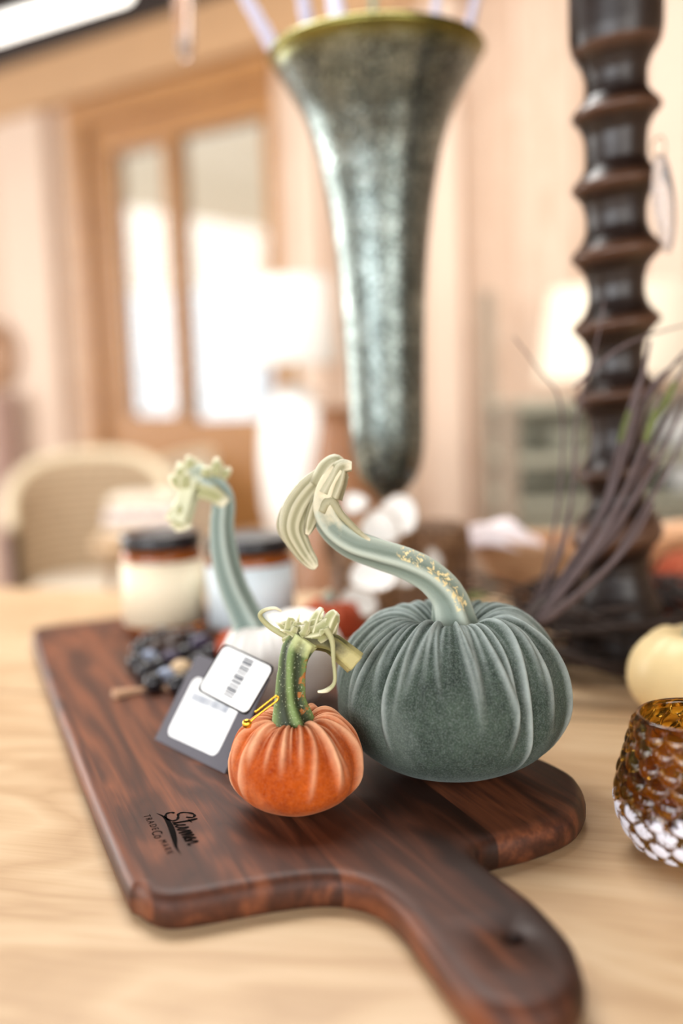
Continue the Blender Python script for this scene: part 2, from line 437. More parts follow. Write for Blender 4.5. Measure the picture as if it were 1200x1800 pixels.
for k, (rr, z) in enumerate(((hr+.0012, .02), (hr, .0188), (hr, .0012), (hr, .0003))):
    hrs.append([bm.verts.new(Vector((hc.x+rr*cos(2*pi*j/HS), hc.y+rr*sin(2*pi*j/HS), .75+z))-BO) for j in range(HS)])
for a, b in zip(hrs, hrs[1:]):
    for j in range(HS): bm.faces.new((a[j], b[j], b[(j+1) % HS], a[(j+1) % HS]))
for ro, rh in ((rings[-1], hrs[0]), (rings[0], hrs[-1])):
    ed = []
    for L_ in (ro, rh):
        for i in range(len(L_)):
            e = bm.edges.get((L_[i], L_[(i+1) % len(L_)])) or bm.edges.new((L_[i], L_[(i+1) % len(L_)])); ed.append(e)
    bmesh.ops.triangle_fill(bm, use_beauty=True, edges=ed)
bmesh.ops.recalc_face_normals(bm, faces=bm.faces)
me = bpy.data.meshes.new('cutting_board'); bm.to_mesh(me); bm.free()
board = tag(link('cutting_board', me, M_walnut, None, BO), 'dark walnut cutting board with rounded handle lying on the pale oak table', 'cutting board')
me.set_sharp_from_angle(angle=radians(50))

# burned logo on the board
M_burn = plain('burned_mark', '#0c0806', .9, var=.1, Specular_IOR_Level=.05)
d_ = Vector((.405, -.914, 0)).normalized(); w_ = Vector((-d_.y, d_.x, 0))
LO = onz(262, 1432, .77); LO.z = .77
ZL = .7702
def L2(u, v): return LO+d_*u+w_*v+Vector((0, 0, ZL-.77))
def ribbon(mb, pts, wd):
    pts = [Vector(p+(0,)) for p in pts]; C = []
    n = len(pts)
    for i in range(n-1):
        p0 = pts[max(i-1, 0)]; p1 = pts[i]; p2 = pts[i+1]; p3 = pts[min(i+2, n-1)]
        for k in range(6):
            t = k/6; C.append(.5*((2*p1)+(p2-p0)*t+(2*p0-5*p1+4*p2-p3)*t*t+(3*p1-p0-3*p2+p3)*t**3))
    C.append(pts[-1]); rows = []
    for i, c in enumerate(C):
        t = (C[min(i+1, len(C)-1)]-C[max(i-1, 0)]).normalized(); q = Vector((-t.y, t.x, 0))
        ww = wd*(.55+.45*abs(sin(i*.45)))/2
        if callable(wd): ww = wd(i/(len(C)-1))/2
        a = c+q*ww; b = c-q*ww
        rows.append([tuple(L2(a.x, a.y)), tuple(L2(b.x, b.y))])
    mb.grid(rows, wrapu=False)
lg = MB(); u0 = .0105; k = .001
S_ = [(14, 23), (17, 27), (14, 29.5), (9, 28), (5, 23), (6, 19.5), (11, 18), (15, 16), (15.5, 12.5), (11, 10), (5, 10), (1, 12.5), (1, 16), (3.5, 17)]
def sc(pts, ox=0, oy=0, s_=1.0): return [((ox+a*s_)*k, (oy+b*s_)*k) for a, b in pts]
ribbon(lg, sc(S_, 3, 0, .82), .0018)
word = [(17, 9.5), (19, 13), (19.6, 22), (18.6, 23), (18.6, 12), (20, 10), (22.5, 13), (24, 16), (22.5, 12), (24, 10), (26, 12), (27.5, 16), (28.4, 15), (27.6, 11), (29, 10), (31, 14), (33, 16),
        (32.6, 12), (33, 9.7), (34.6, 15), (36, 16), (36, 10), (38, 15.5), (39.4, 15.5), (39.2, 10.3), (41, 11), (44, 15.8), (41.6, 15), (41.4, 11), (44, 10.5), (44.6, 14), (45, 10), (47.5, 15.5), (49, 15.5), (49, 10.5), (52, 11)]
ribbon(lg, sc(word, 1, 0, 1.0), .0016)
ribbon(lg, sc([(17.5, 19), (22.5, 20)], 1), .0009)
def sw(t): return .0002+.0034*sin(pi*min(1, t*1.02))**1.2
rows = []
cpts = [(0.5, 4.5), (8, 7.2), (18, 7.6), (30, 6.6), (42, 4.8), (52, 3.2), (62, 3.6)]
C = [Vector((a*k, b*k, 0)) for a, b in cpts]; fine = []
for i in range(len(C)-1):
    p0 = C[max(i-1, 0)]; p1 = C[i]; p2 = C[i+1]; p3 = C[min(i+2, len(C)-1)]
    for q in range(8):
        t = q/8; fine.append(.5*((2*p1)+(p2-p0)*t+(2*p0-5*p1+4*p2-p3)*t*t+(3*p1-p0-3*p2+p3)*t**3))
rows = []
for i, c in enumerate(fine):
    t = i/(len(fine)-1); ww = sw(t)/2
    rows.append([tuple(L2(c.x, c.y+ww)), tuple(L2(c.x, c.y-ww))])
lg.grid(rows, wrapu=False)
logo = lg.build('burned_logo', M_burn, board, smooth=False)
def text_mesh(txt, size, u, v, spacing=1.0):
    cu = bpy.data.curves.new('t', 'FONT'); cu.body = txt; cu.size = size; cu.space_character = spacing
    o = bpy.data.objects.new('t', cu); COL.objects.link(o)
    bpy.context.view_layer.update()
    me_ = bpy.data.meshes.new_from_object(o.evaluated_get(bpy.context.evaluated_depsgraph_get()))
    vs = [tuple(L2(u+q.co.x, v+q.co.y)) for q in me_.vertices]; fs = [tuple(p.vertices) for p in me_.polygons]
    bpy.data.objects.remove(o); bpy.data.curves.remove(cu); bpy.data.meshes.remove(me_)
    return vs, fs
for txt, size, u, v, sp in (('TRADE', .0058, .0, -.0035, 1.45), ('Co', .0085, .0245, -.0048, 1.0), ('MARK', .0058, .038, -.0035, 1.45)):
    vs, fs = text_mesh(txt, size, u, v, sp); mb = MB(); mb.v = vs; mb.f = fs
    mb.build('burned_lettering', M_burn, board, smooth=False)

# ------------------------------------------------------------------ pumpkins
def pumpkin_body(c, R, H, seed, ncr=22, amp=.045, lobes=5, lobe_amp=.03, dip=.16, tilt=(0, 0), seg=360, rows_=150, sq=.93, wide=.46, crw=.06):
    """c = centre of the base, world; wide = relative height of the widest ring"""
    rg = np.random.RandomState(seed)
    th = np.linspace(0, 2*pi, seg, endpoint=False)[None, :]; t = np.linspace(0.0, 1, rows_)[:, None]
    ph = t*pi
    s_ = np.sin(ph); r = np.maximum(s_, 0)**sq
    zc = np.cos(ph)
    z = np.where(zc > 0, wide+(1-wide)*np.abs(zc)**.95, wide-wide*np.abs(zc)**.9)
    z = np.maximum(z, 0)
    ridge = np.zeros((rows_, seg)); disp = np.zeros((rows_, seg))
    fadeTop = np.clip((r)/.22, 0, 1)
    for i in range(ncr):
        a0 = 2*pi*(i+rg.uniform(-.35, .35))/ncr; end = rg.uniform(.42, .82); A = rg.uniform(.5, 1.0)
        if rg.rand() < .3: end *= .7
        wob = rg.uniform(-.35, .35); wv = rg.uniform(.05, .15); fr2 = rg.uniform(4, 9); p0 = rg.uniform(0, 6)
        ang = a0+wob*(t-.2)+wv*np.sin(fr2*t+p0)*.4
        d = (th-ang+pi) % (2*pi)-pi
        wd = crw*(1+.8*(1-t))*rg.uniform(.7, 1.3)
        fade = np.clip((end-t)/.22, 0, 1); fade = fade*fade*(3-2*fade)
        sgn = 1 if rg.rand() > .5 else -1
        side = d*sgn
        cr = np.exp(-(np.where(side > 0, side/(wd*.35), side/(wd*1.5)))**2)*fade
        rd = np.exp(-((side-.75*wd)/(wd*.42))**2)*fade*A
        disp += -A*amp*cr+amp*.6*rd
        ridge = np.maximum(ridge, rd)
    # fine puckers round the stem
    pk = np.zeros((1, seg))
    for f_ in (31, 43, 57): pk = pk+np.cos(f_*th+rg.uniform(0, 6))*.33
    pf = np.exp(-((t-.16)/.14)**2)
    disp += pk*pf*amp*.42
    ridge = np.maximum(ridge, np.clip(pk*pf, 0, 1)*.9)
    disp += lobe_amp*np.cos(lobes*th+rg.uniform(0, 6))*np.clip(1-t*1.3, 0, 1)*np.clip(t*4, 0, 1)
    for q in range(5): disp += .006*np.cos((q+2)*th+rg.uniform(0, 6))*np.sin((q+1)*ph+rg.uniform(0, 6))
    wr_ = np.zeros_like(disp)
    for q in range(14):
        f1 = rg.randint(5, 22); f2 = rg.uniform(2, 9); wr_ = wr_+np.sin(f1*th+f2*t*6+rg.uniform(0, 6)+1.5*np.sin(2*th+q))*rg.uniform(.3, 1)/f1**.6
    disp += wr_*amp*.10*np.clip((.9-t)/.3, 0, 1)
    rr = R*r*(1+disp)
    x = rr*np.cos(th); y = rr*np.sin(th)
    zz = H*z*np.ones_like(th)+H*disp*.55*np.clip(zc, 0, 1)*fadeTop - H*dip*np.exp(-(r/.33)**2)*(zc > 0)
    zz = np.where((zc <= 0), np.maximum(zz, 0), zz)
    if tilt != (0, 0):
        M = np.array(Matrix.Rotation(tilt[0], 3, 'X') @ Matrix.Rotation(tilt[1], 3, 'Y'))
        P = np.stack([x, y, zz-H*.5], -1) @ M.T; P[..., 2] += H*.5; P[..., 2] -= P[..., 2].min()
        x, y, zz = P[..., 0], P[..., 1], P[..., 2]
    P = np.stack([x+c[0], y+c[1], zz+c[2]], -1)
    edge = np.exp(-((t-.86)/.035)**2)*.5
    ridge = np.maximum(ridge, edge*np.ones_like(th))  # pale rim low on the body: nap sheen put into the colour mask
    return MB().grid(P, True, False, attrs={'ridge': ridge})

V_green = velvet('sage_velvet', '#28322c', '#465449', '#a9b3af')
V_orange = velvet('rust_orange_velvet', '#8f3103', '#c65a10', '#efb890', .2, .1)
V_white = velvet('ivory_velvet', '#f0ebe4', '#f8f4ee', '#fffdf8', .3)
V_rust = velvet('brick_red_velvet', '#8e3217', '#a8452a', '#d08060')
S_orange = stemmat('green_stem', '#26331a', '#7f9a58', '#c6cc92', gold='#a8682e', speck=True, c0=.82)
S_sage = stemmat('grey_green_stem', '#7b897d', '#bcc6b8', '#d9cfb0', gold='#ecd8a0', c0=.66)
S_white = stemmat('blue_green_stem', '#74877f', '#bac8c0', '#d3d6b6', c0=.66)
M_husk = stemmat('dry_husk', '#9b9c6a', '#e6e4c2', '#ece8cc', c0=.7)
M_husk2 = stemmat('dry_pale_husk', '#8e8a68', '#ddd8bc', '#e4dcc0', c0=.75)

# small orange pumpkin
po = thing('velvet_pumpkin', 'small rust orange velvet pumpkin with green stem at front of walnut board', 'pumpkin', (-.0325, .578, .77))
R_o = .0402
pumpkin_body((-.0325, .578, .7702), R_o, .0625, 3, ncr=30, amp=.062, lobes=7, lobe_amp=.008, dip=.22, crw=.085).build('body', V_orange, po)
YO = .577
def A_(lst, Y): return [at(x, y, Y+(dz or 0)) for x, y, dz in [(p+(0,))[:3] if len(p) == 2 else p for p in lst]]
so = MB().tube(A_([(513, 1292), (512, 1262), (510, 1225), (514, 1180), (522, 1145), (537, 1122)], YO), [.0128, .0116, .0082, .0076, .0082, .0080], seg=40, sub=8, ridges=5, ramp=.17, twist=1.4, patch=lambda q, a: 1 if .25 < q < .8 and 222 < a < 262 else 0).build('stem', S_orange, po)
mb = MB()
mb.tube(A_([(520, 1140), (545, 1124, .002), (580, 1130, .004), (606, 1150, .004), (625, 1166, .004)], YO), [.0070, .0062, .0055, .0062, .0066], seg=18, sub=5, ridges=5, ramp=.2, flatn=.6)
sub(so, mb.build('broken_stem_arm', stemmat('olive_stem', '#45431f', '#8c8550', '#b5ab73'), po))
mb = MB()
mb.tube(A_([(497, 1128), (530, 1118), (560, 1112), (578, 1098), (590, 1084)], YO+.003), [.002, .0050, .0060, .0052, .0020], seg=20, sub=6, ridges=6, ramp=.25, flatn=.8)
mb.tube(A_([(548, 1118), (556, 1090), (565, 1068)], YO+.004), [.0045, .0032, .0010], seg=12, sub=5, ridges=4, ramp=.3)
mb.tube(A_([(575, 1110), (585, 1085), (592, 1076)], YO+.002), [.0045, .0036, .0018], seg=12, sub=5, ridges=4, ramp=.3)
for a in range(22):
    x0 = 500+rnd.random()*85; y0 = 1118-rnd.random()*12
    mb.tube(A_([(x0, y0), (x0+rnd.uniform(-14, 14), y0-rnd.uniform(2, 22)), (x0+rnd.uniform(-26, 26), y0-rnd.uniform(4, 40))], YO+rnd.uniform(-.003, .005)), [.0022, .0015, .0004], seg=9, sub=3, ridges=3, ramp=.2)
sub(so, mb.build('torn_husk', M_husk, po))
mb = MB()
mb.tube(A_([(520, 1125), (495, 1114), (472, 1100), (457, 1083, -.002), (464, 1073, -.004), (482, 1069, -.004), (494, 1074, -.002)], YO+.004), [.0026, .0019, .0016, .0014, .0012, .0010, .0006], seg=10, sub=6)
sub(so, mb.build('curled_tendril', M_husk, po))
mb = MB()
mb.tube(A_([(572, 1104), (583, 1125), (586, 1160), (588, 1198), (575, 1213), (558, 1216)], YO-.003), [.0022, .0017, .0012, .0011, .0015, .0007], seg=10, sub=6)
sub(so, mb.build('hanging_tendril', M_husk, po))
mb = MB()
mb.tube(A_([(505, 1070), (520, 1049), (532, 1050)], YO+.03), [.001, .0014, .0008], seg=8, sub=5)
M_gold = plain('gold_metal', '#e8b640', .22, metal=1, var=.05, bump=0)
# gold safety pin at its left shoulder
pin = MB().tube(A_([(436, 1272), (452, 1258), (470, 1244), (486, 1232), (489, 1226), (484, 1224), (468, 1236), (448, 1252)], .562), .0007, seg=10, sub=5)
g = at(434, 1272, .562)
pin.lathe([(.0004, -.0028), (.0022, -.0022), (.0030, 0), (.0022, .0022), (.0004, .0028)], g, 20)
pin.build('safety_pin', M_gold, po)

# large sage green pumpkin
gc = Vector((.0682, .631, .77))
pg = thing('velvet_pumpkin', 'large sage green velvet pumpkin with long curved stem on walnut board', 'pumpkin', gc)
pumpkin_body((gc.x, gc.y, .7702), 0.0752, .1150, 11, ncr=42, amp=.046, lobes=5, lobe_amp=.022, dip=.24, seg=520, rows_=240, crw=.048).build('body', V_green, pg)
YG = .631
sg = MB().tube(A_([(800, 1122), (797, 1095), (786, 1050), (757, 1015), (715, 990), (665, 972), (620, 955), (588, 930), (572, 900), (572, 872), (583, 845), (600, 826)], YG),
               [.0175, .0138, .0108, .0098, .0095, .0092, .0090, .0088, .0086, .008, .007, .006], seg=44, sub=8, ridges=5, ramp=.13, twist=1.8, patch=lambda q, a: 1 if .14 < q < .40 and 195 < a < 250 else 0).build('stem', S_sage, pg)
mb = MB()
mb.tube(A_([(590, 816), (570, 838), (545, 862), (523, 895), (515, 930), (530, 965), (548, 990), (556, 998)], YG+.004), [.003, .0065, .0080, .0088, .0080, .0060, .0042, .0015], seg=28, sub=6, ridges=9, ramp=.16, flatn=.35)
mb.tube(A_([(596, 820), (566, 846), (538, 872), (512, 905), (503, 928), (510, 952), (520, 966)], YG+.009), [.002, .006, .0075, .0070, .0055, .003, .0008], seg=24, sub=6, ridges=7, ramp=.2, flatn=.3)
mb.tube(A_([(585, 842), (562, 880), (548, 915), (540, 940)], YG), [.003, .005, .004, .0012], seg=18, sub=6, ridges=5, ramp=.2, flatn=.4)
mb.tube(A_([(578, 870), (590, 845), (600, 822), (618, 820)], YG-.004), [.008, .0065, .0045, .0025], seg=14, sub=6, ridges=5, ramp=.25, flatn=.6)
mb.tube(A_([(565, 900), (580, 880), (600, 905), (630, 935), (650, 950)], YG-.006), [.003, .0035, .0025, .002, .001], seg=10, sub=5)
mb.tube(A_([(560, 855), (575, 825), (590, 812), (606, 818)], YG+.002), [.005, .005, .004, .0015], seg=12, sub=5, ridges=4, ramp=.3)
sub(sg, mb.build('torn_husk', M_husk2, pg))

# ivory pumpkin behind
wc = Vector((-.053, .775, .77))
pw = thing('velvet_pumpkin', 'ivory velvet pumpkin with upright grey green stem behind the orange pumpkin', 'pumpkin', wc)
pumpkin_body((wc.x, wc.y, .7702), .0515, .077, 21, ncr=18, amp=.04, lobe_amp=.03, dip=.2, tilt=(0, -.22), seg=240, rows_=100, crw=.07).build('body', V_white, pw)
YW = .775
sw_ = MB().tube(A_([(448, 1135), (440, 1108), (424, 1070), (406, 1025), (394, 975), (390, 925), (393, 885), (385, 862), (362, 842), (345, 835), (336, 850), (325, 885), (314, 915)], YW),
                [.0200, .0135, .0115, .0105, .0098, .0085, .0082, .0085, .0090, .0085, .008, .0078, .009], seg=36, sub=7, ridges=5, ramp=.15, twist=1.2).build('stem', S_white, pw)
mb = MB()
for a in range(44):
    x0 = 318+rnd.random()*62; y0 = 838+rnd.uniform(-10, 22)
    ang = rnd.uniform(-2.6, -.5); L_ = rnd.uniform(14, 34)
    mb.tube(A_([(x0, y0), (x0+cos(ang)*L_*.5+rnd.uniform(-4, 4), y0+sin(ang)*L_*.5), (x0+cos(ang)*L_, y0+sin(ang)*L_)], YW+rnd.uniform(-.006, .006)), [.0045, .0042, .0016], seg=9, sub=3, ridges=3, ramp=.3)
for (x0, y0) in ((297, 915), (308, 928), (318, 934), (332, 930), (304, 905)):
    mb.tube(A_([(322, 895), ((x0+322)/2-4, (y0+895)/2), (x0, y0)], YW+rnd.uniform(-.004, .004)), [.005, .004, .0035], seg=9, sub=4, ridges=3, ramp=.3)
mb.tube(A_([(350, 862), (375, 868), (398, 886)], YW-.006), [.006, .006, .004], seg=10, sub=4, ridges=3, ramp=.3)
sub(sw_, mb.build('frayed_husk', M_husk, pw))

# other pumpkins
def small_pumpkin(px, py, Y, R, H, seed, mat, label, smat=S_sage, zb=.77, stem=None, name='velvet_pumpkin', n=16, **kw):
    c = at(px, py, Y); base = Vector((c.x, Y, zb))
    p = thing(name, label, 'pumpkin', base)
    pumpkin_body((base.x, base.y, base.z+.0002), R, H, seed, ncr=n, seg=220, rows_=90, **kw).build('body', mat, p)
    z = base.z+H*.8
    pts = stem or [(0, 0, 0), (.002, 0, .018), (.008, 0, .032)]
    MB().tube([base+Vector((a, b, H*.8+c_)) for a, b, c_ in pts], [.008, .0055, .005][:len(pts)], seg=24, sub=6, ridges=5, ramp=.15).build('stem', smat, p)
    return p
small_pumpkin(583, 1090, .975, .034, .046, 31, V_rust, 'small brick red velvet pumpkin between the ivory and green pumpkins', zb=.77, stem=[(0, 0, 0), (-.003, 0, .010), (-.006, 0, .014)])
small_pumpkin(418, 1120, .905, .021, .034, 32, V_rust, 'tiny red velvet pumpkin peeking out left behind the ivory pumpkin', zb=.77, stem=[(0, 0, 0), (.001, 0, .004), (.001, 0, .007)])
small_pumpkin(1225, 1060, 1.07, .048, .086, 33, V_rust, 'rust red velvet pumpkin at right edge behind the dark candlestick', zb=.75)
M_cream = plain('cream_pumpkin_skin', '#ecd29c', .45, var=.10, scale=40, bump=.15)
small_pumpkin(1216, 1180, .765, .049, .078, 35, M_cream, 'cream pumpkin with smooth ribs behind the amber glass holder', zb=.75, amp=.012, lobes=9, lobe_amp=.03, name='cream_pumpkin', n=6)

# ------------------------------------------------------------------ price tags
M_card = plain('charcoal_card', '#55525a', .7, var=.05, scale=200)
M_black = plain('black_card', '#141414', .5, var=.05)
M_stick = plain('white_sticker', '#f6f8f8', .35, var=.01, bump=0)
M_ink = plain('grey_barcode_ink', '#2c3242', .6, var=.05, bump=0)
def rrect(w0, w1, h0, h1, r, n=8):
    out = []
    for cx, cy, a0 in ((w1-r, h1-r, 0), (w0+r, h1-r, 90), (w0+r, h0+r, 180), (w1-r, h0+r, 270)):
        for k_ in range(n+1):
            a = radians(a0+90*k_/n); out.append((cx+r*cos(a), cy+r*sin(a)))
    return out
def slab(mb, pts2, z0, z1, Fm):
    n = len(pts2); b = len(mb.v)
    mb.v += [tuple(Fm @ Vector((x, y, z0))) for x, y in pts2]+[tuple(Fm @ Vector((x, y, z1))) for x, y in pts2]
    mb.f.append(tuple(b+i for i in reversed(range(n)))); mb.f.append(tuple(b+n+i for i in range(n)))
    for i in range(n): mb.f.append((b+i, b+(i+1) % n, b+n+(i+1) % n, b+n+i))
def frame(o, px_, py_):
    x = (px_-o).normalized(); y = (py_-o); y = (y-x*y.dot(x)).normalized(); z = x.cross(y)
    M = Matrix((x, y, z)).transposed().to_4x4(); M.translation = o; return M
def barcode(mb, Fm, x0, x1, y0, y1, z0, seed, horiz=True):
    r_ = random.Random(seed); c = x0
    while c < x1:
        wdt = r_.choice([.0004, .0006, .001])
        if c+wdt > x1: break
        slab(mb, [(c, y0), (c+wdt, y0), (c+wdt, y1), (c, y1)], z0, z0+.0001, Fm); c += wdt+r_.choice([.0005, .0008, .0012])
# large charcoal tag
q0 = onz(272, 1300, .7705); q1 = onz(395, 1360, .7705)
FA = frame(q0, q1, Vector((-.1131, .7326, .8266))); WA = (q1-q0).length; HA = .069
if (FA.to_3x3() @ Vector((0, 0, 1))).y > 0: SGN = -1
else: SGN = 1
ta = thing('price_tag', 'charcoal grey card tag with white barcode sticker leaning beside orange pumpkin', 'price tag', q0)
mb = MB(); slab(mb, [(0, 0), (WA, 0), (WA, HA), (0, HA)], -.0003, .0003, FA); mb.build('card', M_card, ta, smooth=False)
mb = MB(); slab(mb, rrect(.011, WA-.016, .007, .053, .006), .0003*SGN, .0006*SGN, FA); st = mb.build('sticker', M_stick, ta, smooth=False)
mb = MB(); barcode(mb, FA, .018, .066, .036, .042, .0007 if SGN > 0 else -.0008, 4); sub(st, mb.build('barcode', plain('pale_barcode_ink', '#8f98a8', .6, bump=0), ta, smooth=False))
# white sticker tag with black rim
b0 = at(346, 1213, .664); b1 = at(433, 1259, .630); b3 = at(409, 1137, .672)
FB = frame(b0, b1, b3)
e1 = (b1-b0).length; e2 = (b3-b0).dot((FB.to_3x3() @ Vector((0, 1, 0))))
SB = 1 if (FB.to_3x3() @ Vector((0, 0, 1))).y < 0 else -1
tb_ = thing('price_tag', 'white barcode tag with black rim hanging in front of charcoal card', 'price tag', b0)
mb = MB(); slab(mb, rrect(0, e1, 0, e2, .004), -.0006, .0006, FB); mb.build('card', M_black, tb_, smooth=False)
mb = MB(); slab(mb, rrect(.0016, e1-.0004, .0012, e2-.0012, .0045), .0006*SB, .0009*SB, FB); st = mb.build('sticker', M_stick, tb_, smooth=False)
mb = MB()
FB2 = FB @ Matrix.Translation((e1*.56, .012, 0)) @ Matrix.Rotation(radians(90), 4, 'Z')
barcode(mb, FB2, -.006, e2*.62, -.0045, .0045, .001 if SB > 0 else -.0011, 9); sub(st, mb.build('barcode', M_ink, tb_, smooth=False))

# ------------------------------------------------------------------ candle jars
M_ambglass = NT('amber_jar_glass').set(Base_Color='#c8702a', Roughness=.05, IOR=1.45, Transmission_Weight=.6).m
M_lid = plain('black_lid', '#17151a', .28, var=.05, bump=0)
M_wax = plain('candle_wax', '#f0e2c4', .5, var=.03)
def jar(px, py, Y, rad, h, lab, label):
    c = at(px, py, Y); c = Vector((c.x, Y, .77))
    j = thing('candle_jar', label, 'candle jar', c, 'amber candle jars on the walnut board')
    H = h
    MB().lathe([(.002, .0015), (rad*.86, .001), (rad*.96, .003), (rad, .008), (rad, H*.78), (rad*.97, H*.82), (rad*.90, H*.84), (rad*.90, H*.9), (rad*.86, H*.9), (rad*.86, H*.82), (rad*.93, H*.77), (rad*.93, .012), (.002, .010)], c, 64).build('glass_jar', M_ambglass, j)
    MB().lathe([(.002, .0125), (rad*.92, .0125), (rad*.92, H*.62), (.002, H*.62)], c, 48).build('wax', M_wax, j)
    MB().lathe([(rad*1.008, H*.10), (rad*1.012, H*.10), (rad*1.012, H*.735), (rad*1.008, H*.735)], c, 64, False, False).build('paper_label', lab, j)
    MB().lathe([(rad*.93, H*.85), (rad*.97, H*.85), (rad*.98, H*.86), (rad*.98, H*.975), (rad*.95, H), (.002, H)], c, 64).build('lid', M_lid, j, sharp=True)
M_labc = plain('cream_label', '#f4e6c8', .5, var=.03, bump=0); M_labb = plain('pale_blue_label', '#dde9ee', .5, var=.03, bump=0)
jar(286, 1020, 1.06, .0435, .106, M_labc, 'amber candle jar with cream label, left one of the two')
jar(440, 1025, 1.035, .0455, .102, M_labb, 'amber candle jar with pale blue label, behind the ivory stem')

# ------------------------------------------------------------------ dark bead garland
bg0 = onz(300, 1190, .77)
gar = thing('bead_garland', 'coiled garland of dark glossy wooden beads with twine tail on board', 'garland', (bg0.x, bg0.y, .77))
M_beads = [plain('bead_black', '#1c1a1e', .18, var=.1, bump=0), plain('bead_blue_grey', '#8c96ac', .25, bump=0), plain('bead_tan', '#c8aa84', .5), plain('bead_brown', '#3a2820', .25, bump=0), plain('bead_plum', '#3a2f48', .2, bump=0)]
proto = {}
def beadobj(p, r, k_):
    if k_ not in proto:
        mb = MB(); mb.lathe([(.15, -.93), (.5, -.86), (.85, -.52), (1, 0), (.85, .52), (.5, .86), (.15, .93)], (0, 0, 0), 28)
        o = mb.build('bead', M_beads[k_], None); o.parent = gar; proto[k_] = o
    else:
        o = proto[k_].copy(); COL.objects.link(o)
    o.scale = (r,)*3; o.location = p-Vector(gar.location); o.rotation_euler = (rnd.uniform(-1, 1), rnd.uniform(-1, 1), 0)
cords = []
spots = [(262, 1158, 1, .009), (292, 1190, 1, .009), (318, 1180, 2, .011), (340, 1192, 0, .010), (278, 1172, 0, .010), (300, 1160, 4, .010), (325, 1150, 0, .010), (350, 1165, 0, .010),
         (262, 1128, 0, .010), (285, 1120, 3, .011), (310, 1125, 3, .011), (335, 1122, 0, .010), (352, 1133, 4, .011), (372, 1150, 0, .010), (245, 1142, 0, .009), (300, 1140, 3, .010), (366, 1172, 0, .009), (275, 1140, 3, .01), (240, 1165, 0, .009), (255, 1180, 0, .009), (270, 1200, 0, .009), (312, 1203, 0, .009), (338, 1210, 0, .009)]
for x, y, k_, r in spots:
    p = onz(x, y, .77+r); beadobj(p, r*.98, k_); cords.append(p)
MB().tube([cords[i] for i in (13, 7, 6, 5, 4, 0, 14, 8, 17, 9, 10, 11, 12)], .0012, seg=6, sub=4).build('cord', plain('dark_cord', '#2a2420', .8), gar)
tw = [onz(x, y, .7735) for x, y in [(334, 1205), (310, 1212), (280, 1208), (250, 1212), (222, 1217), (200, 1222)]]
MB().tube(tw, [.0018, .0016, .0018, .002, .0035, .0045], seg=10, sub=5, ridges=5, ramp=.2, twist=20).build('twine_tail', plain('natural_twine', '#c09878', .9, bump=.4), gar)

# ------------------------------------------------------------------ amber scale votive
M_votive = NT('amber_scale_glass')
def _votive():
    s = M_votive
    s.set(Base_Color='#c49436', Roughness=.03, IOR=1.5, Transmission_Weight=1.0)
    fr = s.attr('frost'); v = s.coord(); n = s.noise(v, 1100, 3, .7); n2 = s.noise(v, 160, 3, .6)
    f = s.math('MULTIPLY', s.math('GREATER_THAN', s.math('ADD', fr, s.math('MULTIPLY', s.math('SUBTRACT', s.math('ADD', n, n2), 1.0), .9*1.8)), .5), 1.0)
    d = s.n('ShaderNodeBsdfDiffuse'); d.inputs[0].default_value = lin('#e6e6f2')
    mx = s.n('ShaderNodeMixShader'); s.l(f, mx.inputs[0]); s.l(s.b.outputs[0], mx.inputs[1]); s.l(d.outputs[0], mx.inputs[2])
    s.l(mx.outputs[0], s.out.inputs[0])
_votive()
vc = Vector((.1945, .543, .75))
vt = thing('votive_holder', 'amber glass candle holder with scale texture and frosted white base', 'candle holder', vc)
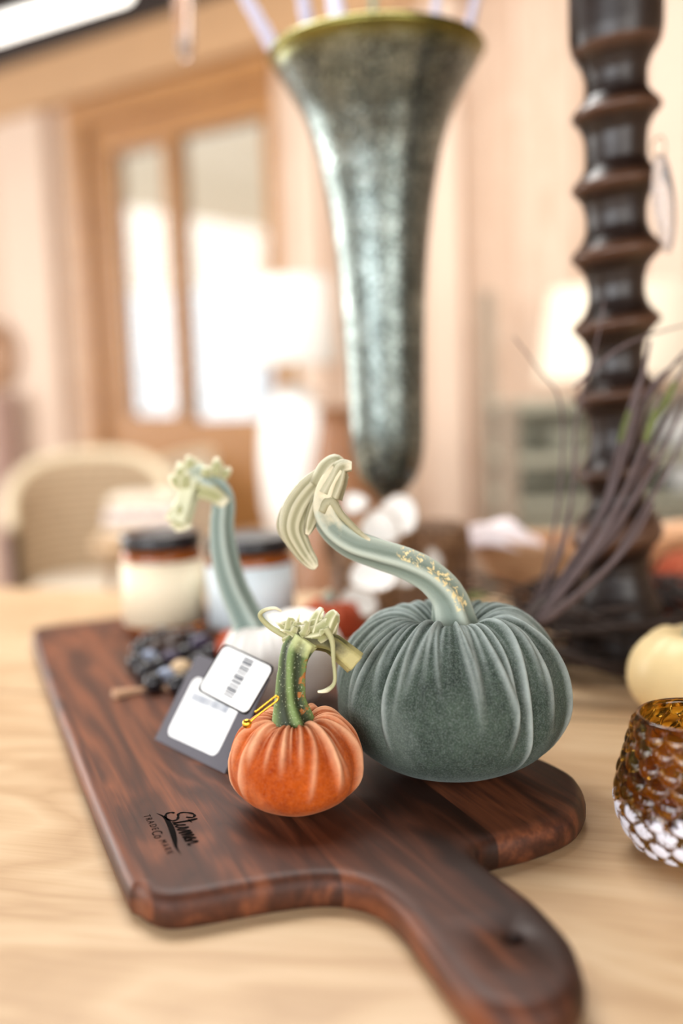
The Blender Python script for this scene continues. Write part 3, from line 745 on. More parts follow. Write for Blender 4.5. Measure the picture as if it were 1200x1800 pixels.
def votive():
    Hh = .0785; seg = 420; rows_ = 230
    z = np.linspace(0, 1, rows_)
    prof = np.interp(z, [0, .04, .12, .22, .34, .45, .6, .8, .93, 1], [.0275, .031, .0355, .0395, .042, .042, .0398, .0352, .0327, .0322])
    th = np.linspace(0, 2*pi, seg, endpoint=False)
    NA, NR = 17, 9
    T, Z = np.meshgrid(th, z)
    h = np.zeros_like(T)
    zz = Z*NR
    for dr in (-1, 0, 1):
        row = np.floor(zz)+dr
        offs = (row % 2)*.5
        u = T/(2*pi)*NA-offs
        ci = np.round(u) % NA
        hsh = np.sin(ci*12.9898+row*78.233)*43758.5453; hsh = hsh-np.floor(hsh)
        hs2 = np.sin(ci*39.425+row*11.135)*24634.6345; hs2 = hs2-np.floor(hs2)
        du = (u-np.round(u))+(hsh-.5)*.10
        dv = zz-(row+.5)+(hs2-.5)*.16+du*.25
        d2 = (du/.52)**2+(dv/.78)**2
        hh = np.sqrt(np.clip(1-d2, 0, 1))*(1-.35*dv)
        h = np.maximum(h, hh)
    fade = np.clip((1-Z)/.06, 0, 1)*np.clip(Z/.05, 0, 1)
    h = h*fade
    Rr = prof[:, None]+.0034*h-.0010
    P = np.stack([vc.x+Rr*np.cos(T), vc.y+Rr*np.sin(T), vc.z+.0004+Z*Hh+.002], -1)
    lowmask = np.clip((.50-Z)/.16, 0, 1)
    fro = lowmask*np.clip((h-.45)*1.7, 0, .85)
    # lip and inner wall with soft scallops
    tI = np.linspace(0, 1, 60)
    profI = np.interp(1-tI, z, prof)-.0036
    profI[0] = prof[-1]-.0022
    idx = ((1-tI)*(rows_-1)).astype(int)
    hI = h[idx]
    RI = profI[:, None]+.0004*hI
    TI, _ = np.meshgrid(th, tI)
    ZI = (1-tI)[:, None]*(Hh-.007)+.0095
    lip = []
    for a in (30, 70, 110, 150):
        rr = prof[-1]-.001-.0012+.0012*cos(radians(a)); zz_ = vc.z+Hh+.0024+.0012*sin(radians(a))
        lip.append(np.stack([vc.x+rr*np.cos(th), vc.y+rr*np.sin(th), np.full(seg, zz_)], -1))
    PI = np.stack([vc.x+RI*np.cos(TI), vc.y+RI*np.sin(TI), vc.z+ZI*np.ones_like(TI)], -1)
    last = PI[-1].copy(); last[:, 0] = vc.x+(last[:, 0]-vc.x)*.05; last[:, 1] = vc.y+(last[:, 1]-vc.y)*.05
    first = P[0].copy(); first[:, 0] = vc.x+(first[:, 0]-vc.x)*.05; first[:, 1] = vc.y+(first[:, 1]-vc.y)*.05; first[:, 2] = vc.z+.0004
    A = np.concatenate([first[None], P, np.array(lip), PI, last[None]])
    F_ = np.concatenate([np.zeros((1, seg)), fro, np.zeros((len(lip)+61, seg))])
    mb = MB().grid(A, True, False, True, True, attrs={'frost': F_})
    return mb.build('glass_cup', M_votive.m, vt)
votive()

# ------------------------------------------------------------------ turned wood candlestick
YC = .955
M_dark = NT('dark_turned_wood')
def _dk():
    s = M_dark; v = s.coord(); n = s.noise(v, 25, 5, .6); n2 = s.noise(v, 160, 4, .7)
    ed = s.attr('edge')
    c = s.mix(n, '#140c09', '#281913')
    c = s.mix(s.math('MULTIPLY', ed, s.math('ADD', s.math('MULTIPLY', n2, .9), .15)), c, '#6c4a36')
    s.set(Base_Color=c, Roughness=s.math('ADD', .26, s.math('MULTIPLY', n2, .14)))
    s.bump(n2, .25, .0012)
_dk()
cc = at(1083, 700, YC)
sx_ = cc.x
cs = thing('candlestick', 'tall dark brown turned wood candlestick with stacked rings on oak table', 'candlestick', (sx_, YC, .75))
keys = [(-130, 60), (-110, 74), (-100, 82), (-30, 83), (20, 83), (60, 82), (85, 78), (110, 62), (130, 55), (150, 54), (168, 56), (180, 66), (190, 76), (197, 80), (204, 77), (214, 66), (235, 56), (258, 54), (285, 54), (300, 60), (313, 72), (322, 79), (329, 79), (337, 70), (352, 58), (375, 53), (400, 53), (420, 60), (435, 75), (443, 80), (450, 79), (458, 70), (475, 55), (500, 49), (525, 49), (545, 56), (560, 71), (568, 77), (575, 76), (585, 64), (605, 51), (625, 47), (650, 48), (670, 56), (682, 70), (690, 76), (697, 75), (706, 63), (725, 51), (750, 47), (775, 47), (800, 54), (815, 66), (824, 71), (831, 70), (840, 60), (858, 48), (875, 47), (895, 56), (915, 72), (935, 80), (950, 78), (962, 66), (985, 56), (1010, 56), (1040, 66), (1070, 82), (1090, 90), (1105, 92), (1118, 90)]
prof_ = []
for (y, hw) in keys:
    p = at(1083, y, YC); prof_.append((p.z-.75, hw*scale_at(YC, p.z)*.99))
prof_ = [q for q in prof_ if q[0] > .04]
prof_.sort()
prof_ = [(.0, .048), (.004, .0505), (.016, .0505), (.020, .047)]+[q for q in prof_ if q[0] > .024]
zs = np.array([q[0] for q in prof_]); rs = np.array([q[1] for q in prof_])
zf = np.linspace(0, zs[-1], 520); rf = np.interp(zf, zs, rs)
ker = np.hanning(7); ker /= ker.sum(); rf2 = np.convolve(np.pad(rf, 3, 'edge'), ker, 'valid')
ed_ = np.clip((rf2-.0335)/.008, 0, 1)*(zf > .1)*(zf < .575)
seg = 96; th = np.linspace(0, 2*pi, seg, endpoint=False)
# rings sit slightly askew as on a hand turned twist
P = np.stack([sx_+rf2[:, None]*np.cos(th)[None], YC+rf2[:, None]*np.sin(th)[None], .7501+zf[:, None]+.004*np.clip(zf/.1, 0, 1)[:, None]*np.cos(th)[None]], -1)
MB().grid(P, True, False, True, True, attrs={'edge': np.repeat(ed_[:, None], seg, 1)}).build('turned_column', M_dark.m, cs)
ztop = .75+zs[-1]
MB().lathe([(.03, 0), (.052, .004), (.058, .012), (.056, .018), (.02, .018), (.018, .012), (.002, .012)], (sx_, YC, ztop-.002), 64).build('drip_pan', M_dark.m, cs)
# clear tag hanging from it on the right
tg = thing('hanging_tag', 'clear oval tag on wire loop hanging right of dark candlestick', 'tag', at(1150, 250, .90))
MB().tube(A_([(1150, 246), (1162, 240), (1168, 250), (1168, 268), (1158, 276), (1146, 268), (1146, 252), (1150, 246)], .90), .0008, seg=8, sub=5).build('wire_loop', plain('dull_wire', '#8a7a68', .3, metal=1), tg)
M_clear = NT('clear_plastic').set(Base_Color='#f4f4f6', Roughness=.15, IOR=1.3, Transmission_Weight=.8).m
rows = []
for k_ in range(24):
    q = k_/23; yy = 272+q*172; hw = 20*max(.12, sin(pi*(.08+.9*q))**.6); cx_ = 1160+q*14
    p = [at(cx_-hw, yy, .905), at(cx_, yy, .898), at(cx_+hw, yy, .905)]
    rows.append([tuple(p[0]), tuple(p[1]), tuple(p[2]), tuple(p[2]+Vector((0, .0012, 0))), tuple(p[1]+Vector((0, .0012, 0))), tuple(p[0]+Vector((0, .0012, 0)))])
MB().grid(rows, True, False, True, True).build('clear_fob', M_clear, tg)

# ------------------------------------------------------------------ trumpet vase
YV = 1.12
vx = at(683, 840, YV).x
M_silver = NT('antiqued_silver')
def _sv():
    s = M_silver; v = s.coord(); n = s.noise(v, 24, 5, .65); n2 = s.noise(v, 260, 4, .75); n3 = s.noise(v, 70, 4, .6)
    f = s.math('ADD', s.math('MULTIPLY', n, .3), s.math('MULTIPLY', n2, .7))
    c = s.ramp(f, [(.36, '#262a29'), (.5, '#626b67'), (.64, '#c4d1cb')])
    g = s.attr('lip')
    c = s.mix(g, c, '#7f7a40')
    s.set(Base_Color=c, Metallic=.9, Roughness=s.math('ADD', .14, s.math('MULTIPLY', n3, .22)))
    s.bump(s.math('ADD', n2, n3), .2, .0010)
_sv()
zb = .868
va = thing('trumpet_vase', 'tall flared antiqued silver vase with gold lip standing on driftwood block', 'vase', (vx, YV, zb))
vk = [(107, 186), (118, 178), (150, 159), (200, 131), (275, 108), (350, 93), (440, 81), (520, 75), (600, 71), (700, 67), (780, 65), (825, 57), (850, 46), (866, 30), (872, 12)]
pr = []
for y, hw in vk:
    p = at(675, y, YV); pr.append((hw*scale_at(YV, p.z), p.z-zb))
pr = [(r, z) for r, z in pr if z > .001]
pr = [(.004, 0), (pr[-1][0]*.9, .0005)]+pr[::-1]
zz_ = np.array([p[1] for p in pr]); rr_ = np.array([p[0] for p in pr])
zf = np.linspace(0, zz_[-1], 160); rf = np.interp(zf, zz_, rr_); rf = np.convolve(np.pad(rf, 4, 'edge'), np.ones(9)/9, 'valid'); rf[0] = .01
Rm, Hm = rr_[-1], zz_[-1]
outer = list(zip(rf, zf))
lip = [(Rm+.001, Hm+.002), (Rm+.003, Hm+.006), (Rm+.001, Hm+.010), (Rm-.004, Hm+.012), (Rm-.010, Hm+.010), (Rm-.014, Hm+.004)]
inner = [(max(r-.004, .004), z) for r, z in outer[::-1][6:-4:3]]
allp = outer+lip+inner
lipa = [0]*len(outer)+[1]*len(lip)+[.4]*len(inner)
for i in range(len(outer)):
    if outer[i][1] > Hm-.02: lipa[i] = ((outer[i][1]-(Hm-.02))/.02)**1.5
seg = 96
rows = [[(vx+r*cos(2*pi*j/seg), YV+r*sin(2*pi*j/seg), zb+z) for j in range(seg)] for r, z in allp]
MB().grid(rows, True, False, True, True, attrs={'lip': np.repeat(np.array(lipa)[:, None], seg, 1)}).build('vase_body', M_silver.m, va)
# lilac stems
M_lil = plain('lilac_flower_spike', '#cfcbdf', .8, var=.15, scale=200, bump=.5); M_gst = plain('green_flower_stem', '#8fae98', .7)
rimz = zb+Hm
for i, (x0, y0, x1, y1, r) in enumerate([(490, 90, 400, -60, .0075), (600, 60, 575, -80, .009), (545, 60, 520, -70, .007), (762, 60, 775, -90, .0045), (815, 80, 850, -60, .005)]):
    base = Vector((vx+(x0-675)*.0003, YV, zb+Hm*.92)); mid = at(x0, y0+10, YV+(-.04 if i == 1 else .02)); top = at(x1, y1, YV+.03)
    fl = thing('dried_flower_stem', ['lilac dried stem leaning out left side of silver vase', 'thick pale lilac stem rising behind the vase lip centre', 'slim pale stem left of the thick lilac one in the vase', 'thin dark lilac stem upright on right side of silver vase', 'lilac stem leaning out right side of silver vase'][i], 'dried flower', base, 'dried stems in the silver vase')
    MB().tube([base, (base+mid)/2+Vector((0, 0, .01)), mid], .0016, seg=8, sub=5).build('stalk', M_gst, fl)
    MB().tube([mid-(top-mid)*.08, mid, (mid*2+top)/3, (mid+top*2)/3, top], [r*.6, r, r, r*.9, r*.3], seg=14, sub=8, ridges=5, ramp=.15, twist=9).build('flower_spike', M_lil, fl)
gbase = Vector((vx-.01, YV, zb+Hm*.55))
gl = thing('green_sprig', 'soft green sprig standing upright behind the gold vase lip', 'sprig', gbase)
MB().tube([gbase, at(655, 60, YV+.05), at(658, -60, YV+.05)], [.002, .003, .005], seg=10, sub=6).build('stalk', M_gst, gl)

# ------------------------------------------------------------------ driftwood block under the vase
M_drift = woodmat('driftwood', pi/2, ('#4c3220', '#7d5a3e', '#a8845f'), rough=.6, ringscale=3)
rg = np.random.RandomState(5)
z = np.linspace(0, 1, 50)[:, None]; th = np.linspace(0, 2*pi, 120, endpoint=False)[None]
rad = .080*(1+.10*np.cos(3*th+1)+.07*np.cos(5*th+4*z)+.05*np.cos(9*th-5*z)+.04*np.sin(17*th+2*z))*(1-.12*np.sin(pi*z))
rad = rad*np.clip(np.minimum(z/.04+.75, (1-z)/.05+.72), 0, 1)
P = np.stack([vx+.005+rad*np.cos(th), YV+rad*np.sin(th), .7503+z*(zb-.7505)*np.ones_like(th)], -1)
dw = MB().grid(P, True, False, True, True).build('driftwood_block', M_drift, None, loc=(vx, YV, .75))
tag(dw, 'rough brown driftwood block under the silver trumpet vase', 'wood block')

# pearly shells draped in front of it
M_shell = plain('pearl_shell', '#fbf6f0', .15, metal=0, var=.08, scale=30, bump=.2)
M_shellb = plain('shell_brown_rim', '#a58a70', .5)
def shell(px, py, Y, r, tx, tz, label):
    c = at(px, py, Y)
    s_ = thing('oyster_shell', label, 'shell', c, 'pearly shells against the driftwood block')
    M = Matrix.Translation(c) @ Matrix.Rotation(tz, 4, 'Z') @ Matrix.Rotation(tx, 4, 'X')
    rows = []; n = 32
    for side, zo in ((0, 0), (1, .0022)):
        R_ = [i/8 for i in range(9)] if side == 0 else [i/8 for i in range(8, -1, -1)]
        for q in R_:
            row = []
            for j in range(n):
                a = 2*pi*j/n; k2 = 1+.10*cos(a)+.07*cos(3*a+px)+.03*cos(11*a)
                rr = max(q, .02)*r*k2
                row.append(tuple(M @ Vector((rr*cos(a), rr*sin(a)*.85, .25*r*q*q+zo*(1-q**4)-.0011+.0012*cos(6*pi*q)*q))))
            rows.append(row)
    MB().grid(rows, True, False, True, True).build('shell_cup', M_shell, s_)
    ring = []
    for j in range(n+1):
        a = 2*pi*j/n; k2 = 1+.10*cos(a)+.07*cos(3*a+px)+.03*cos(11*a)
        ring.append(M @ Vector((r*k2*cos(a), r*k2*sin(a)*.85, .25*r)))
    MB().tube(ring, .0011, seg=6, sub=1, cap=False).build('shell_rim', M_shellb, s_)
shells = [(662, 930, 1.025, .022, 1.2, .3, 'pearly shell highest in the pile under the green stem'), (655, 1010, .99, .025, 1.0, -.3, 'bright white shell just below the green curved stem'), (700, 905, 1.035, .024, 1.35, -.5, 'shell leaning high on driftwood below the vase base'),
          (625, 1062, .975, .021, .8, .5, 'lowest pearly shell beside the brick red pumpkin'), (700, 1010, 1.0, .018, 1.1, .4, 'small shell right of the bright white one'), (757, 985, 1.015, .014, 1.1, .9, 'tan lit shell at right side of the driftwood'), (622, 885, 1.05, .014, 1.2, -.2, 'small round pale shell left of the vase base')]
for s_ in shells: shell(*s_)
# smooth dark stones behind the green pumpkin
for i, (px, py, Y, r, lab) in enumerate([(700, 1068, .93, .017, 'dark polished stone left of stem behind green pumpkin'), (735, 1055, .95, .019, 'largest dark polished stone behind green pumpkin shoulder'), (752, 1075, .92, .014, 'rightmost dark polished stone, behind the green stem base')]):
    c = at(px, py, Y); c.z = .75+r*.7
    th = np.linspace(0, 2*pi, 40, endpoint=False)[None]; ph = np.linspace(.02, pi-.02, 24)[:, None]
    rr = r*(1+.08*np.cos(2*th+i)+.05*np.cos(3*ph+i))
    P = np.stack([c.x+rr*np.sin(ph)*np.cos(th), c.y+rr*np.sin(ph)*np.sin(th), .7503+r*.7+r*.7*np.cos(ph)*np.ones_like(th)], -1)
    o = MB().grid(P, True, False, True, True).build('polished_stone', plain('dark_stone_%d' % i, '#22232a', .3), None, loc=(c.x, c.y, .75)); tag(o, lab, 'stone', 'dark stones behind the green pumpkin')

# ------------------------------------------------------------------ wooden dough bowl with cloth
M_bowl = woodmat('bowl_wood', 0, ('#a87a50', '#c4936a', '#d8ae84'), rough=.5, ringscale=2)
bc = at(1030, 1000, 1.165); bc.z = .75
bw = thing('dough_bowl', 'long shallow tan wooden bowl behind the twigs and candlestick', 'bowl', bc)
rows = []; n = 96
for (q, z) in [(.1, .001), (.45, .001), (.62, .012), (.8, .04), (.93, .07), (1, .088), (1.0, .094), (.97, .094), (.93, .086), (.84, .062), (.7, .035), (.45, .014), (.1, .012)]:
    rows.append([(bc.x+.140*q*cos(2*pi*j/n), bc.y+.075*q*sin(2*pi*j/n), .7502+z+.008*(cos(4*pi*j/n) if z > .06 else 0)) for j in range(n)])
MB().grid(rows, True, False, True, True).build('bowl_shell', M_bowl, bw)
M_cloth = plain('pale_pink_cloth', '#f1e4e4', .9, var=.05, scale=60, bump=.3)
rows = []
c0 = at(868, 925, 1.14)
for i in range(40):
    row = []
    for j in range(50):
        u = i/39*2-1; v = j/49*2-1
        x = c0.x+.046*u+.012; y = 1.155+.045*v
        zz = .838+.018*(1-u*u)*(1-v*v)+.006*sin(7*u+3*v)*(1-v*v)+.003*sin(15*v+4*u)-.012*max(0, u)
        row.append((x, y, zz))
    rows.append(row)
o = MB().grid(rows, False, False).build('linen_cloth', M_cloth, None, loc=(c0.x, 1.155, .835))
sm = o.modifiers.new('thick', 'SOLIDIFY'); sm.thickness = .003
tag(o, 'pale pink linen cloth crumpled in left end of wooden bowl', 'cloth')

# ------------------------------------------------------------------ twig wreath and long twigs
M_twig = plain('purple_grey_twig', '#5c4c4c', .6, var=.35, scale=120, bump=.4)
M_twigd = plain('dark_grapevine', '#33241c', .7, var=.4, scale=90, bump=.5)
M_moss = plain('moss_green_bark', '#6b7442', .9, var=.3, scale=200, bump=.6)
wcx = at(1040, 1150, .86).x; wcy = .88
wr = thing('grapevine_wreath', 'dark brown grapevine wreath lying round the candlestick base with long twigs', 'wreath', (sx_, YC, .75))
mb = MB()
RW = .090
for k_ in range(70):
    a0 = rnd.uniform(0, 2*pi); ln = rnd.uniform(1.0, 3.2); npt = 12; r0 = RW+rnd.uniform(-.022, .024); zz = .775+rnd.uniform(-.018, .034); ph_ = rnd.uniform(0, 6); am = rnd.uniform(.004, .012)
    pts = []
    for i in range(npt):
        a = a0+ln*i/(npt-1); r_ = r0+am*sin(3*a+ph_); h_ = max(.7535, zz+am*cos(3*a+ph_))
        pts.append((sx_+r_*cos(a), YC+r_*sin(a)*.92, h_))
    rr = rnd.uniform(.0014, .0032)
    mb.tube(pts, [rr]*(npt-1)+[rr*.5], seg=7, sub=2)
ring = mb.build('woven_ring', M_twigd, wr, kind='stuff')
paths = [
 [(935, 1095, .84), (1000, 1000, .85), (1060, 900, .86), (1090, 780, .87), (1115, 690, .87), (1135, 650, .87)],
 [(945, 1092, .84), (1040, 965, .84), (1110, 845, .84), (1150, 740, .84), (1205, 635, .84)],
 [(925, 1088, .86), (962, 1000, .87), (985, 850, .88), (985, 710, .88), (950, 650, .88), (905, 590, .88)],
 [(932, 1092, .85), (978, 985, .85), (1005, 870, .85), (1014, 740, .85), (1045, 600, .85), (1060, 530, .85)],
 [(962, 1088, .83), (1060, 1000, .83), (1130, 900, .83), (1175, 820, .83), (1215, 735, .83)],
 [(945, 1085, .85), (1030, 950, .86), (1100, 800, .86), (1132, 715, .86), (1185, 640, .86), (1230, 600, .86)],
 [(1125, 700, .86), (1160, 660, .86), (1215, 625, .86)],
 [(950, 1080, .83), (1010, 1010, .83), (1080, 900, .83), (1130, 780, .83), (1160, 690, .83)],
 [(938, 1090, .84), (1005, 985, .845), (1070, 880, .85), (1105, 760, .85), (1128, 660, .85), (1140, 600, .85)],
 [(942, 1094, .83), (1025, 990, .83), (1100, 905, .83), (1150, 820, .83), (1205, 700, .83)],
 [(936, 1086, .85), (990, 960, .86), (1010, 850, .87), (1020, 780, .87)],
 [(955, 1092, .82), (1045, 1020, .82), (1110, 950, .82), (1150, 880, .82)],
 [(948, 1088, .84), (1018, 1000, .84), (1085, 930, .84), (1125, 840, .84), (1165, 745, .84), (1200, 690, .84)],
 [(1005, 680, .85), (1080, 615, .85), (1140, 590, .85), (1205, 573, .85)],
]
for i, p in enumerate(paths):
    pts = [at(x+rnd.uniform(-3, 3), y+rnd.uniform(-4, 4), Y) for x, y, Y in p]
    r0 = rnd.uniform(.0026, .0036) if i not in (2, 3, 6, 13, 10) else .0016
    n = len(pts)
    tw_ = MB().tube(pts, [r0*(1-.6*q/(n-1)) for q in range(n)], seg=9, sub=6, ridges=3, ramp=.12).build('twig', M_twig, wr)
    if i in (1, 0, 7):
        a = pts[3]; b = pts[4] if n > 4 else pts[3]
        sub(tw_, MB().tube([a, (a*2+b)/3, (a+b*2)/3], [.0018, .0030, .0016], seg=9, sub=4, ridges=3, ramp=.3).build('moss_patch', M_moss, wr))
# stubby buds/joint at bundle base: binding
bpt = at(944, 1085, .84)
MB().tube([bpt+Vector((-.014, .004, -.03)), bpt, bpt+Vector((.012, 0, .012))], [.006, .009, .008], seg=16, sub=6, ridges=7, ramp=.15, twist=3).build('bound_base', M_twigd, wr)
# loose fine vine strands in front of the bowl
lv = thing('vine_strand_bundle', 'loose thin vine strands arching low behind the green pumpkin', 'vine', at(880, 1060, .98))
for k_ in range(9):
    y0 = 1018+k_*7
    MB().tube([at(800, y0+rnd.uniform(-14, 6), .98), at(850, y0-8, .98), at(905, y0+rnd.uniform(0, 12), .975), at(965, y0+30, .96)], .0011, seg=6, sub=6).build('strand', M_twigd, lv)
MB().tube([at(820, 1052, .965), at(838, 1046, .965), at(858, 1050, .965)], [.002, .004, .002], seg=10, sub=4).build('moss_patch', M_moss, lv)

# ------------------------------------------------------------------ background furniture
def yawM(loc, yaw): return Matrix.Translation(loc) @ Matrix.Rotation(yaw, 4, 'Z')
# wicker barrel chair
M_wick = NT('grey_tan_wicker')
def _wk():
    s = M_wick; v = s.coord(scale=(1, 1, 1)); wv = s.n('ShaderNodeTexWave', wave_type='BANDS', bands_direction='Z'); wv.inputs['Scale'].default_value = 14; s.l(v, wv.inputs[0])
    n = s.noise(v, 40, 3, .6)
    s.set(Base_Color=s.mix(s.math('ADD', s.math('MULTIPLY', wv.outputs[1], .5), s.math('MULTIPLY', n, .5)), '#8c7458', '#cdb596'), Roughness=.8); s.bump(wv.outputs[1], .6, .004)
_wk()
M_cushion = plain('oatmeal_cushion', '#e6dac6', .9, var=.05, scale=20)
M_cfr = plain('cream_chair_frame', '#ecdcbc', .6, var=.06)
def barrel_chair(loc, yaw, label, r=.27, zt=.86, mat=None, name='wicker_armchair'):
    t = thing(name, label, 'chair', loc, rotz=yaw)
    def bl(mb, nm, mt, **k2): o = mb.build(nm, mt, None, **k2); o.parent = t; return o
    rows = []
    for (rr, side) in ((r, 0), (r-.03, 1)):
        zs_ = np.linspace(.38, 1, 10) if side == 0 else np.linspace(1, .38, 10)
        for zq in zs_:
            row = []
            for j in range(49):
                a = radians(-15+210*j/48); top = zt-(zt-.66)*(abs(j-24)/24)**2.5
                z = .38+(top-.38)*(zq-.38)/.62
                row.append((rr*cos(a)*(1+.06*(z-.4)), rr*sin(a)*(1+.06*(z-.4)), z))
            rows.append(row)
    bl(MB().grid(rows, False, True), 'backrest', mat or M_wick.m)
    rim = []
    for j in range(25):
        a = radians(-15+210*j/24); top = zt-(zt-.66)*(abs(j-12)/12)**2.5; rim.append(((r-.012)*cos(a)*1.03, (r-.012)*sin(a)*1.03, top+.005))
    bl(MB().tube(rim, .018, seg=12, sub=3), 'top_rail', M_cfr)
    bl(MB().lathe([(.02, .36), (r-.02, .36), (r-.01, .38), (r-.01, .42), (.02, .42)], (0, 0, 0), 40), 'seat', mat or M_wick.m)
    bl(MB().lathe([(.02, .421), (r-.06, .421), (r-.035, .44), (r-.035, .47), (r-.06, .49), (.02, .495)], (0, 0, 0), 40), 'cushion', M_cushion)
    for a in (45, 135, 225, 315):
        bl(MB().tube([((r-.04)*cos(radians(a)), (r-.04)*sin(radians(a)), .36), ((r-.01)*cos(radians(a)), (r-.01)*sin(radians(a)), 0.0)], [.02, .015], seg=12), 'leg', M_cfr)
    return t
c = at(160, 900, 2.9); barrel_chair((c.x, 2.9, 0), radians(12), 'grey tan wicker barrel armchair with cream rail beyond table, far left', r=.235, zt=.845)
M_lin = plain('beige_linen', '#d8c6ae', .95, var=.06, scale=15)
c = at(330, 900, 3.45); barrel_chair((c.x+.09, 3.5, 0), radians(-5), 'beige upholstered tub chair in front of the glazed door', r=.27, zt=.80, mat=M_lin, name='tub_chair')
# folded blankets on a stool in front of it
c = at(255, 900, 2.55)
st = thing('stool', 'low round wood stool with folded linens beyond the candle jars', 'stool', (c.x, 2.55, 0))
M_st = woodmat('stool_wood', 0, ('#a98a66', '#bfa07c', '#cfb592'), rough=.5)
MB().lathe([(.02, .63), (.13, .63), (.14, .64), (.14, .655), (.13, .665), (.02, .665)], (c.x, 2.55, 0), 40).build('seat', M_st, st)
for a in (60, 180, 300):
    MB().tube([(c.x+.09*cos(radians(a)), 2.55+.09*sin(radians(a)), .63), (c.x+.13*cos(radians(a)), 2.55+.13*sin(radians(a)), 0)], [.013, .010], seg=10).build('leg', M_st, st)
for i in range(3):
    mb = MB().box((c.x+.004*i, 2.55, .684+.036*i), (.20-.01*i, .15, .034)); o = mb.build('folded_linen', [M_lin, plain('lilac_white_linen', '#e2d8d6', .9), M_cushion][i], None, bevel=.012, loc=(c.x, 2.55, .667+.036*i)); tag(o, ['beige folded linen, bottom of the stack on stool', 'off white folded linen, middle of the stack on stool', 'cream folded linen, topmost on the stool'][i], 'linen', 'folded linens on the stool')

# white table lamp on side table, centre
c = at(525, 900, 2.75); zt = at(530, 945, 2.75).z
sd = thing('side_table', 'small round wood side table under the white lamp', 'side table', (c.x, 2.75, 0))
MB().lathe([(.02, zt-.03), (.24, zt-.03), (.25, zt-.02), (.25, zt-.008), (.24, zt), (.02, zt)], (c.x, 2.75, 0), 56).build('tabletop', M_st, sd)
MB().lathe([(.18, 0), (.18, .02), (.05, .05), (.03, .12), (.03, zt-.1), (.06, zt-.03)], (c.x, 2.75, 0), 40).build('pedestal', M_st, sd)
lm = thing('table_lamp', 'white ceramic table lamp with white drum shade left of silver vase', 'lamp', (c.x, 2.75, zt))
M_wc = plain('white_ceramic', '#f7f6f2', .35, var=.02, bump=0); M_shade = plain('white_linen_shade', '#dad7d0', .9, var=.02)
H1 = at(520, 675, 2.75).z-zt
MB().lathe([(.02, .001), (.070, .001), (.085, .02), (.098, .10), (.102, H1*.5), (.095, H1*.75), (.06, H1*.93), (.025, H1), (.02, H1)], (c.x, 2.75, zt), 48).build('lamp_base', M_wc, lm)
s0 = at(520, 640, 2.75).z; s1 = at(520, 490, 2.75).z
MB().lathe([(.010, H1+zt-zt), (.010, s0-zt+.1)], (c.x, 2.75, zt), 16).build('lamp_neck', M_gold, lm)
MB().lathe([(.125, s0-zt), (.105, s1-zt), (.102, s1-zt), (.122, s0-zt)], (c.x+.0, 2.75, zt), 56, False, False).build('lamp_shade', M_shade, lm)

# brown leather-look chair piece right of it (brown seen beside the vase)
c = at(600, 800, 2.2)
fv = thing('floor_vase', 'tall brown glazed vase on floor half hidden left of the silver vase', 'vase', (c.x, 2.2, 0))
zt2 = at(600, 715, 2.2).z
MB().lathe([(.02, .001), (.09, .001), (.13, .15), (.15, .4), (.11, .65), (.05, zt2-.05), (.045, zt2-.01), (.055, zt2), (.05, zt2), (.04, zt2-.02), (.04, .6)], (c.x, 2.2, 0), 48, True, False).build('vase_body', plain('brown_glaze', '#8a5c38', .4, var=.15, scale=15), fv)

# grey-green etagere at right
M_gg = plain('grey_green_paint', '#a5a390', .7, var=.08, scale=10); M_gp = plain('weathered_post', '#9a8a78', .7, var=.1)
YE = 2.35
xl = at(892, 700, YE).x; xr = xl+.62
et = thing('display_shelf', 'weathered grey green display shelf behind the candlestick', 'shelf', (xl, YE, 0))
zl = [at(950, y, YE).z for y in (705, 800, 880)]
for (px_, py_) in ((xl, 0), (xl, .3), (xr, 0), (xr, .3)):
    ztp = at(880, 490, YE).z if (px_ == xl and py_ == .3) else zl[0]
    MB().box((px_, YE+py_, ztp/2), (.04, .04, ztp)).build('post', M_gp, et, smooth=False, bevel=.004)
for z in zl+[.3]:
    MB().box(((xl+xr)/2, YE+.15, z-.012), (.62, .33, .024)).build('shelf_board', M_gg, et, smooth=False, bevel=.003)
MB().box(((xl+xr)/2, YE+.31, (zl[0]+zl[-1])/2), (.60, .012, zl[0]-zl[-1])).build('back_panel', M_gg, et, smooth=False)
MB().box(((xl+xr)/2, YE+.15, zl[2]-.29), (.58, .30, .5)).build('cupboard', M_gg, et, smooth=False, bevel=.004)
cx_ = (xl+xr)/2+.015; sp0 = at(1000, 668, YE).z; sp1 = at(1000, 500, YE).z
l2 = thing('table_lamp', 'cream drum shade lamp on grey green shelf behind the candlestick', 'lamp', (cx_, YE+.15, zl[0]))
MB().lathe([(.02, .001), (.07, .001), (.07, .012), (.02, .02), (.02, sp1-zl[0]-.04)], (cx_, YE+.15, zl[0]), 40).build('lamp_base', M_gp, l2)
MB().lathe([(.225, sp0-zl[0]), (.19, sp1-zl[0]), (.187, sp1-zl[0]), (.222, sp0-zl[0])], (cx_, YE+.15, zl[0]), 64, False, False).build('lamp_shade', plain('cream_linen_shade', '#e8dac4', .9, var=.02), l2)
for i, (dx, zz, rr, hh, lab) in enumerate([(.47, zl[1], .075, .085, 'white stoneware bowl stack on upper shelf right of the candlestick'), (.18, zl[1], .055, .06, 'grey green jar on upper shelf left of candlestick'), (.5, zl[2], .08, .07, 'white crock on lower shelf right of the candlestick')]):
    j = MB().lathe([(.02, .001), (rr*.8, .001), (rr, hh*.3), (rr, hh*.8), (rr*.85, hh), (rr*.8, hh), (rr*.8, hh*.5), (.02, hh*.3)], (xl+dx, YE+.13, zz), 40).build('stoneware_jar', [M_wc, M_gg, M_wc][i], None, loc=(xl+dx, YE+.13, zz)); tag(j, lab, 'jar')

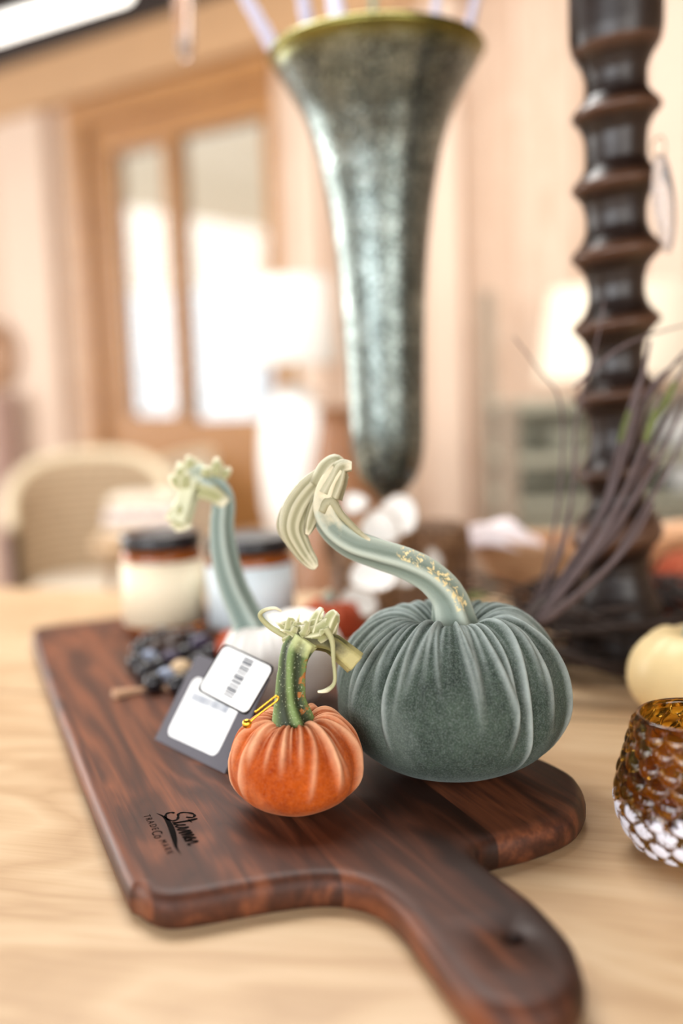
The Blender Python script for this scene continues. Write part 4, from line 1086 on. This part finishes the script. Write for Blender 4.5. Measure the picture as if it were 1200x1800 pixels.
# woven basket on wall, far left
pb = ROOM @ Vector((-.47, -.03, at(8, 625, 4.3).z))
bk = MB(); rows = []
for q, dp in ((.05, .0), (.5, .01), (.85, .03), (1, .06), (.97, .065), (.8, .04), (.05, .012)):
    rows.append([tuple(ROOM @ Vector((-.50+.15*q*cos(2*pi*j/40), -.01-dp, pb.z+.15*q*sin(2*pi*j/40)))) for j in range(40)])
bk.grid(rows, True, False, True, True); o = bk.build('wall_basket', plain('brown_seagrass', '#a07a5c', .9, var=.3, scale=60), None, loc=tuple(pb)); tag(o, 'round brown woven basket hung on blush wall, far left', 'basket')
# tall mauve-grey panel / rolled rug below it
pr0 = ROOM @ Vector((-.42, -.12, 0)); zr = at(40, 690, 4.2).z
rug = thing('rolled_rug', 'rolled mauve grey rug standing against wall under the basket', 'rug', pr0)
rows = []
for i in range(2):
    pass
sp = []
for k_ in range(90):
    a = k_/90*2*pi*3; r_ = .02+.05*k_/90; sp.append((pr0.x+r_*cos(a), pr0.y+r_*sin(a)))
MB().grid([[(x, y, .002) for x, y in sp], [(x, y, zr) for x, y in sp]], False, False).build('pile_roll', plain('mauve_rug', '#b89a8e', .95, var=.12), rug)

# ceiling linear pendant
M_em = NT('lamp_diffuser'); M_em.set(Base_Color='#ffffff', Emission_Color='#fffaf0'); M_em.b.inputs['Emission Strength'].default_value = 3
pa = at(-130, 80, 2.6); pb_ = at(228, -14, 2.25)
dirp = (pb_-pa); zavg = pb_.z; pa.z = zavg
pl = thing('linear_pendant', 'glowing white linear pendant lamp under dark ceiling, top left corner', 'lamp', (pa+pb_)/2)
ax = (pb_-pa).normalized(); yw = math.atan2(ax.y, ax.x)
Mp = Matrix.Translation((pa+pb_)/2) @ Matrix.Rotation(yw, 4, 'Z'); Ln = (pb_-pa).length
mb = MB().box((0, 0, 0), (Ln, .040, .034)); mb.v = [tuple(Mp @ Vector(v)) for v in mb.v]; mb.build('diffuser', M_em.m, pl, bevel=.02)
mb = MB().box((0, 0, .024), (Ln+.01, .046, .012)); mb.v = [tuple(Mp @ Vector(v)) for v in mb.v]; mb.build('housing', M_wc, pl, bevel=.004)
for sx in (-.4, .4):
    p = Mp @ Vector((sx*Ln, 0, .045)); MB().tube([p, Vector((p.x, p.y, ROOM_H))], .002, seg=6).build('suspension_wire', M_lid, pl)
# glass drop hanging
p0 = at(327, 108, 1.5); p1 = at(323, -60, 1.5)
gd = thing('glass_drop', 'slim pink tinted glass drop hanging near the top left', 'ornament', p0)
MB().lathe([(.001, 0), (.006, .003), (.0115, .02), (.0125, .06), (.0125, p1.z-p0.z-.02), (.004, p1.z-p0.z)], (p0.x, p0.y, p0.z), 32).build('glass_body', NT('pink_glass').set(Base_Color='#fbe6da', Roughness=.02, IOR=1.35, Transmission_Weight=.9).m, gd)
MB().tube([(p0.x, p0.y, p1.z-.002), (p0.x, p0.y, ROOM_H)], .001, seg=6).build('hanging_thread', M_gold, gd)
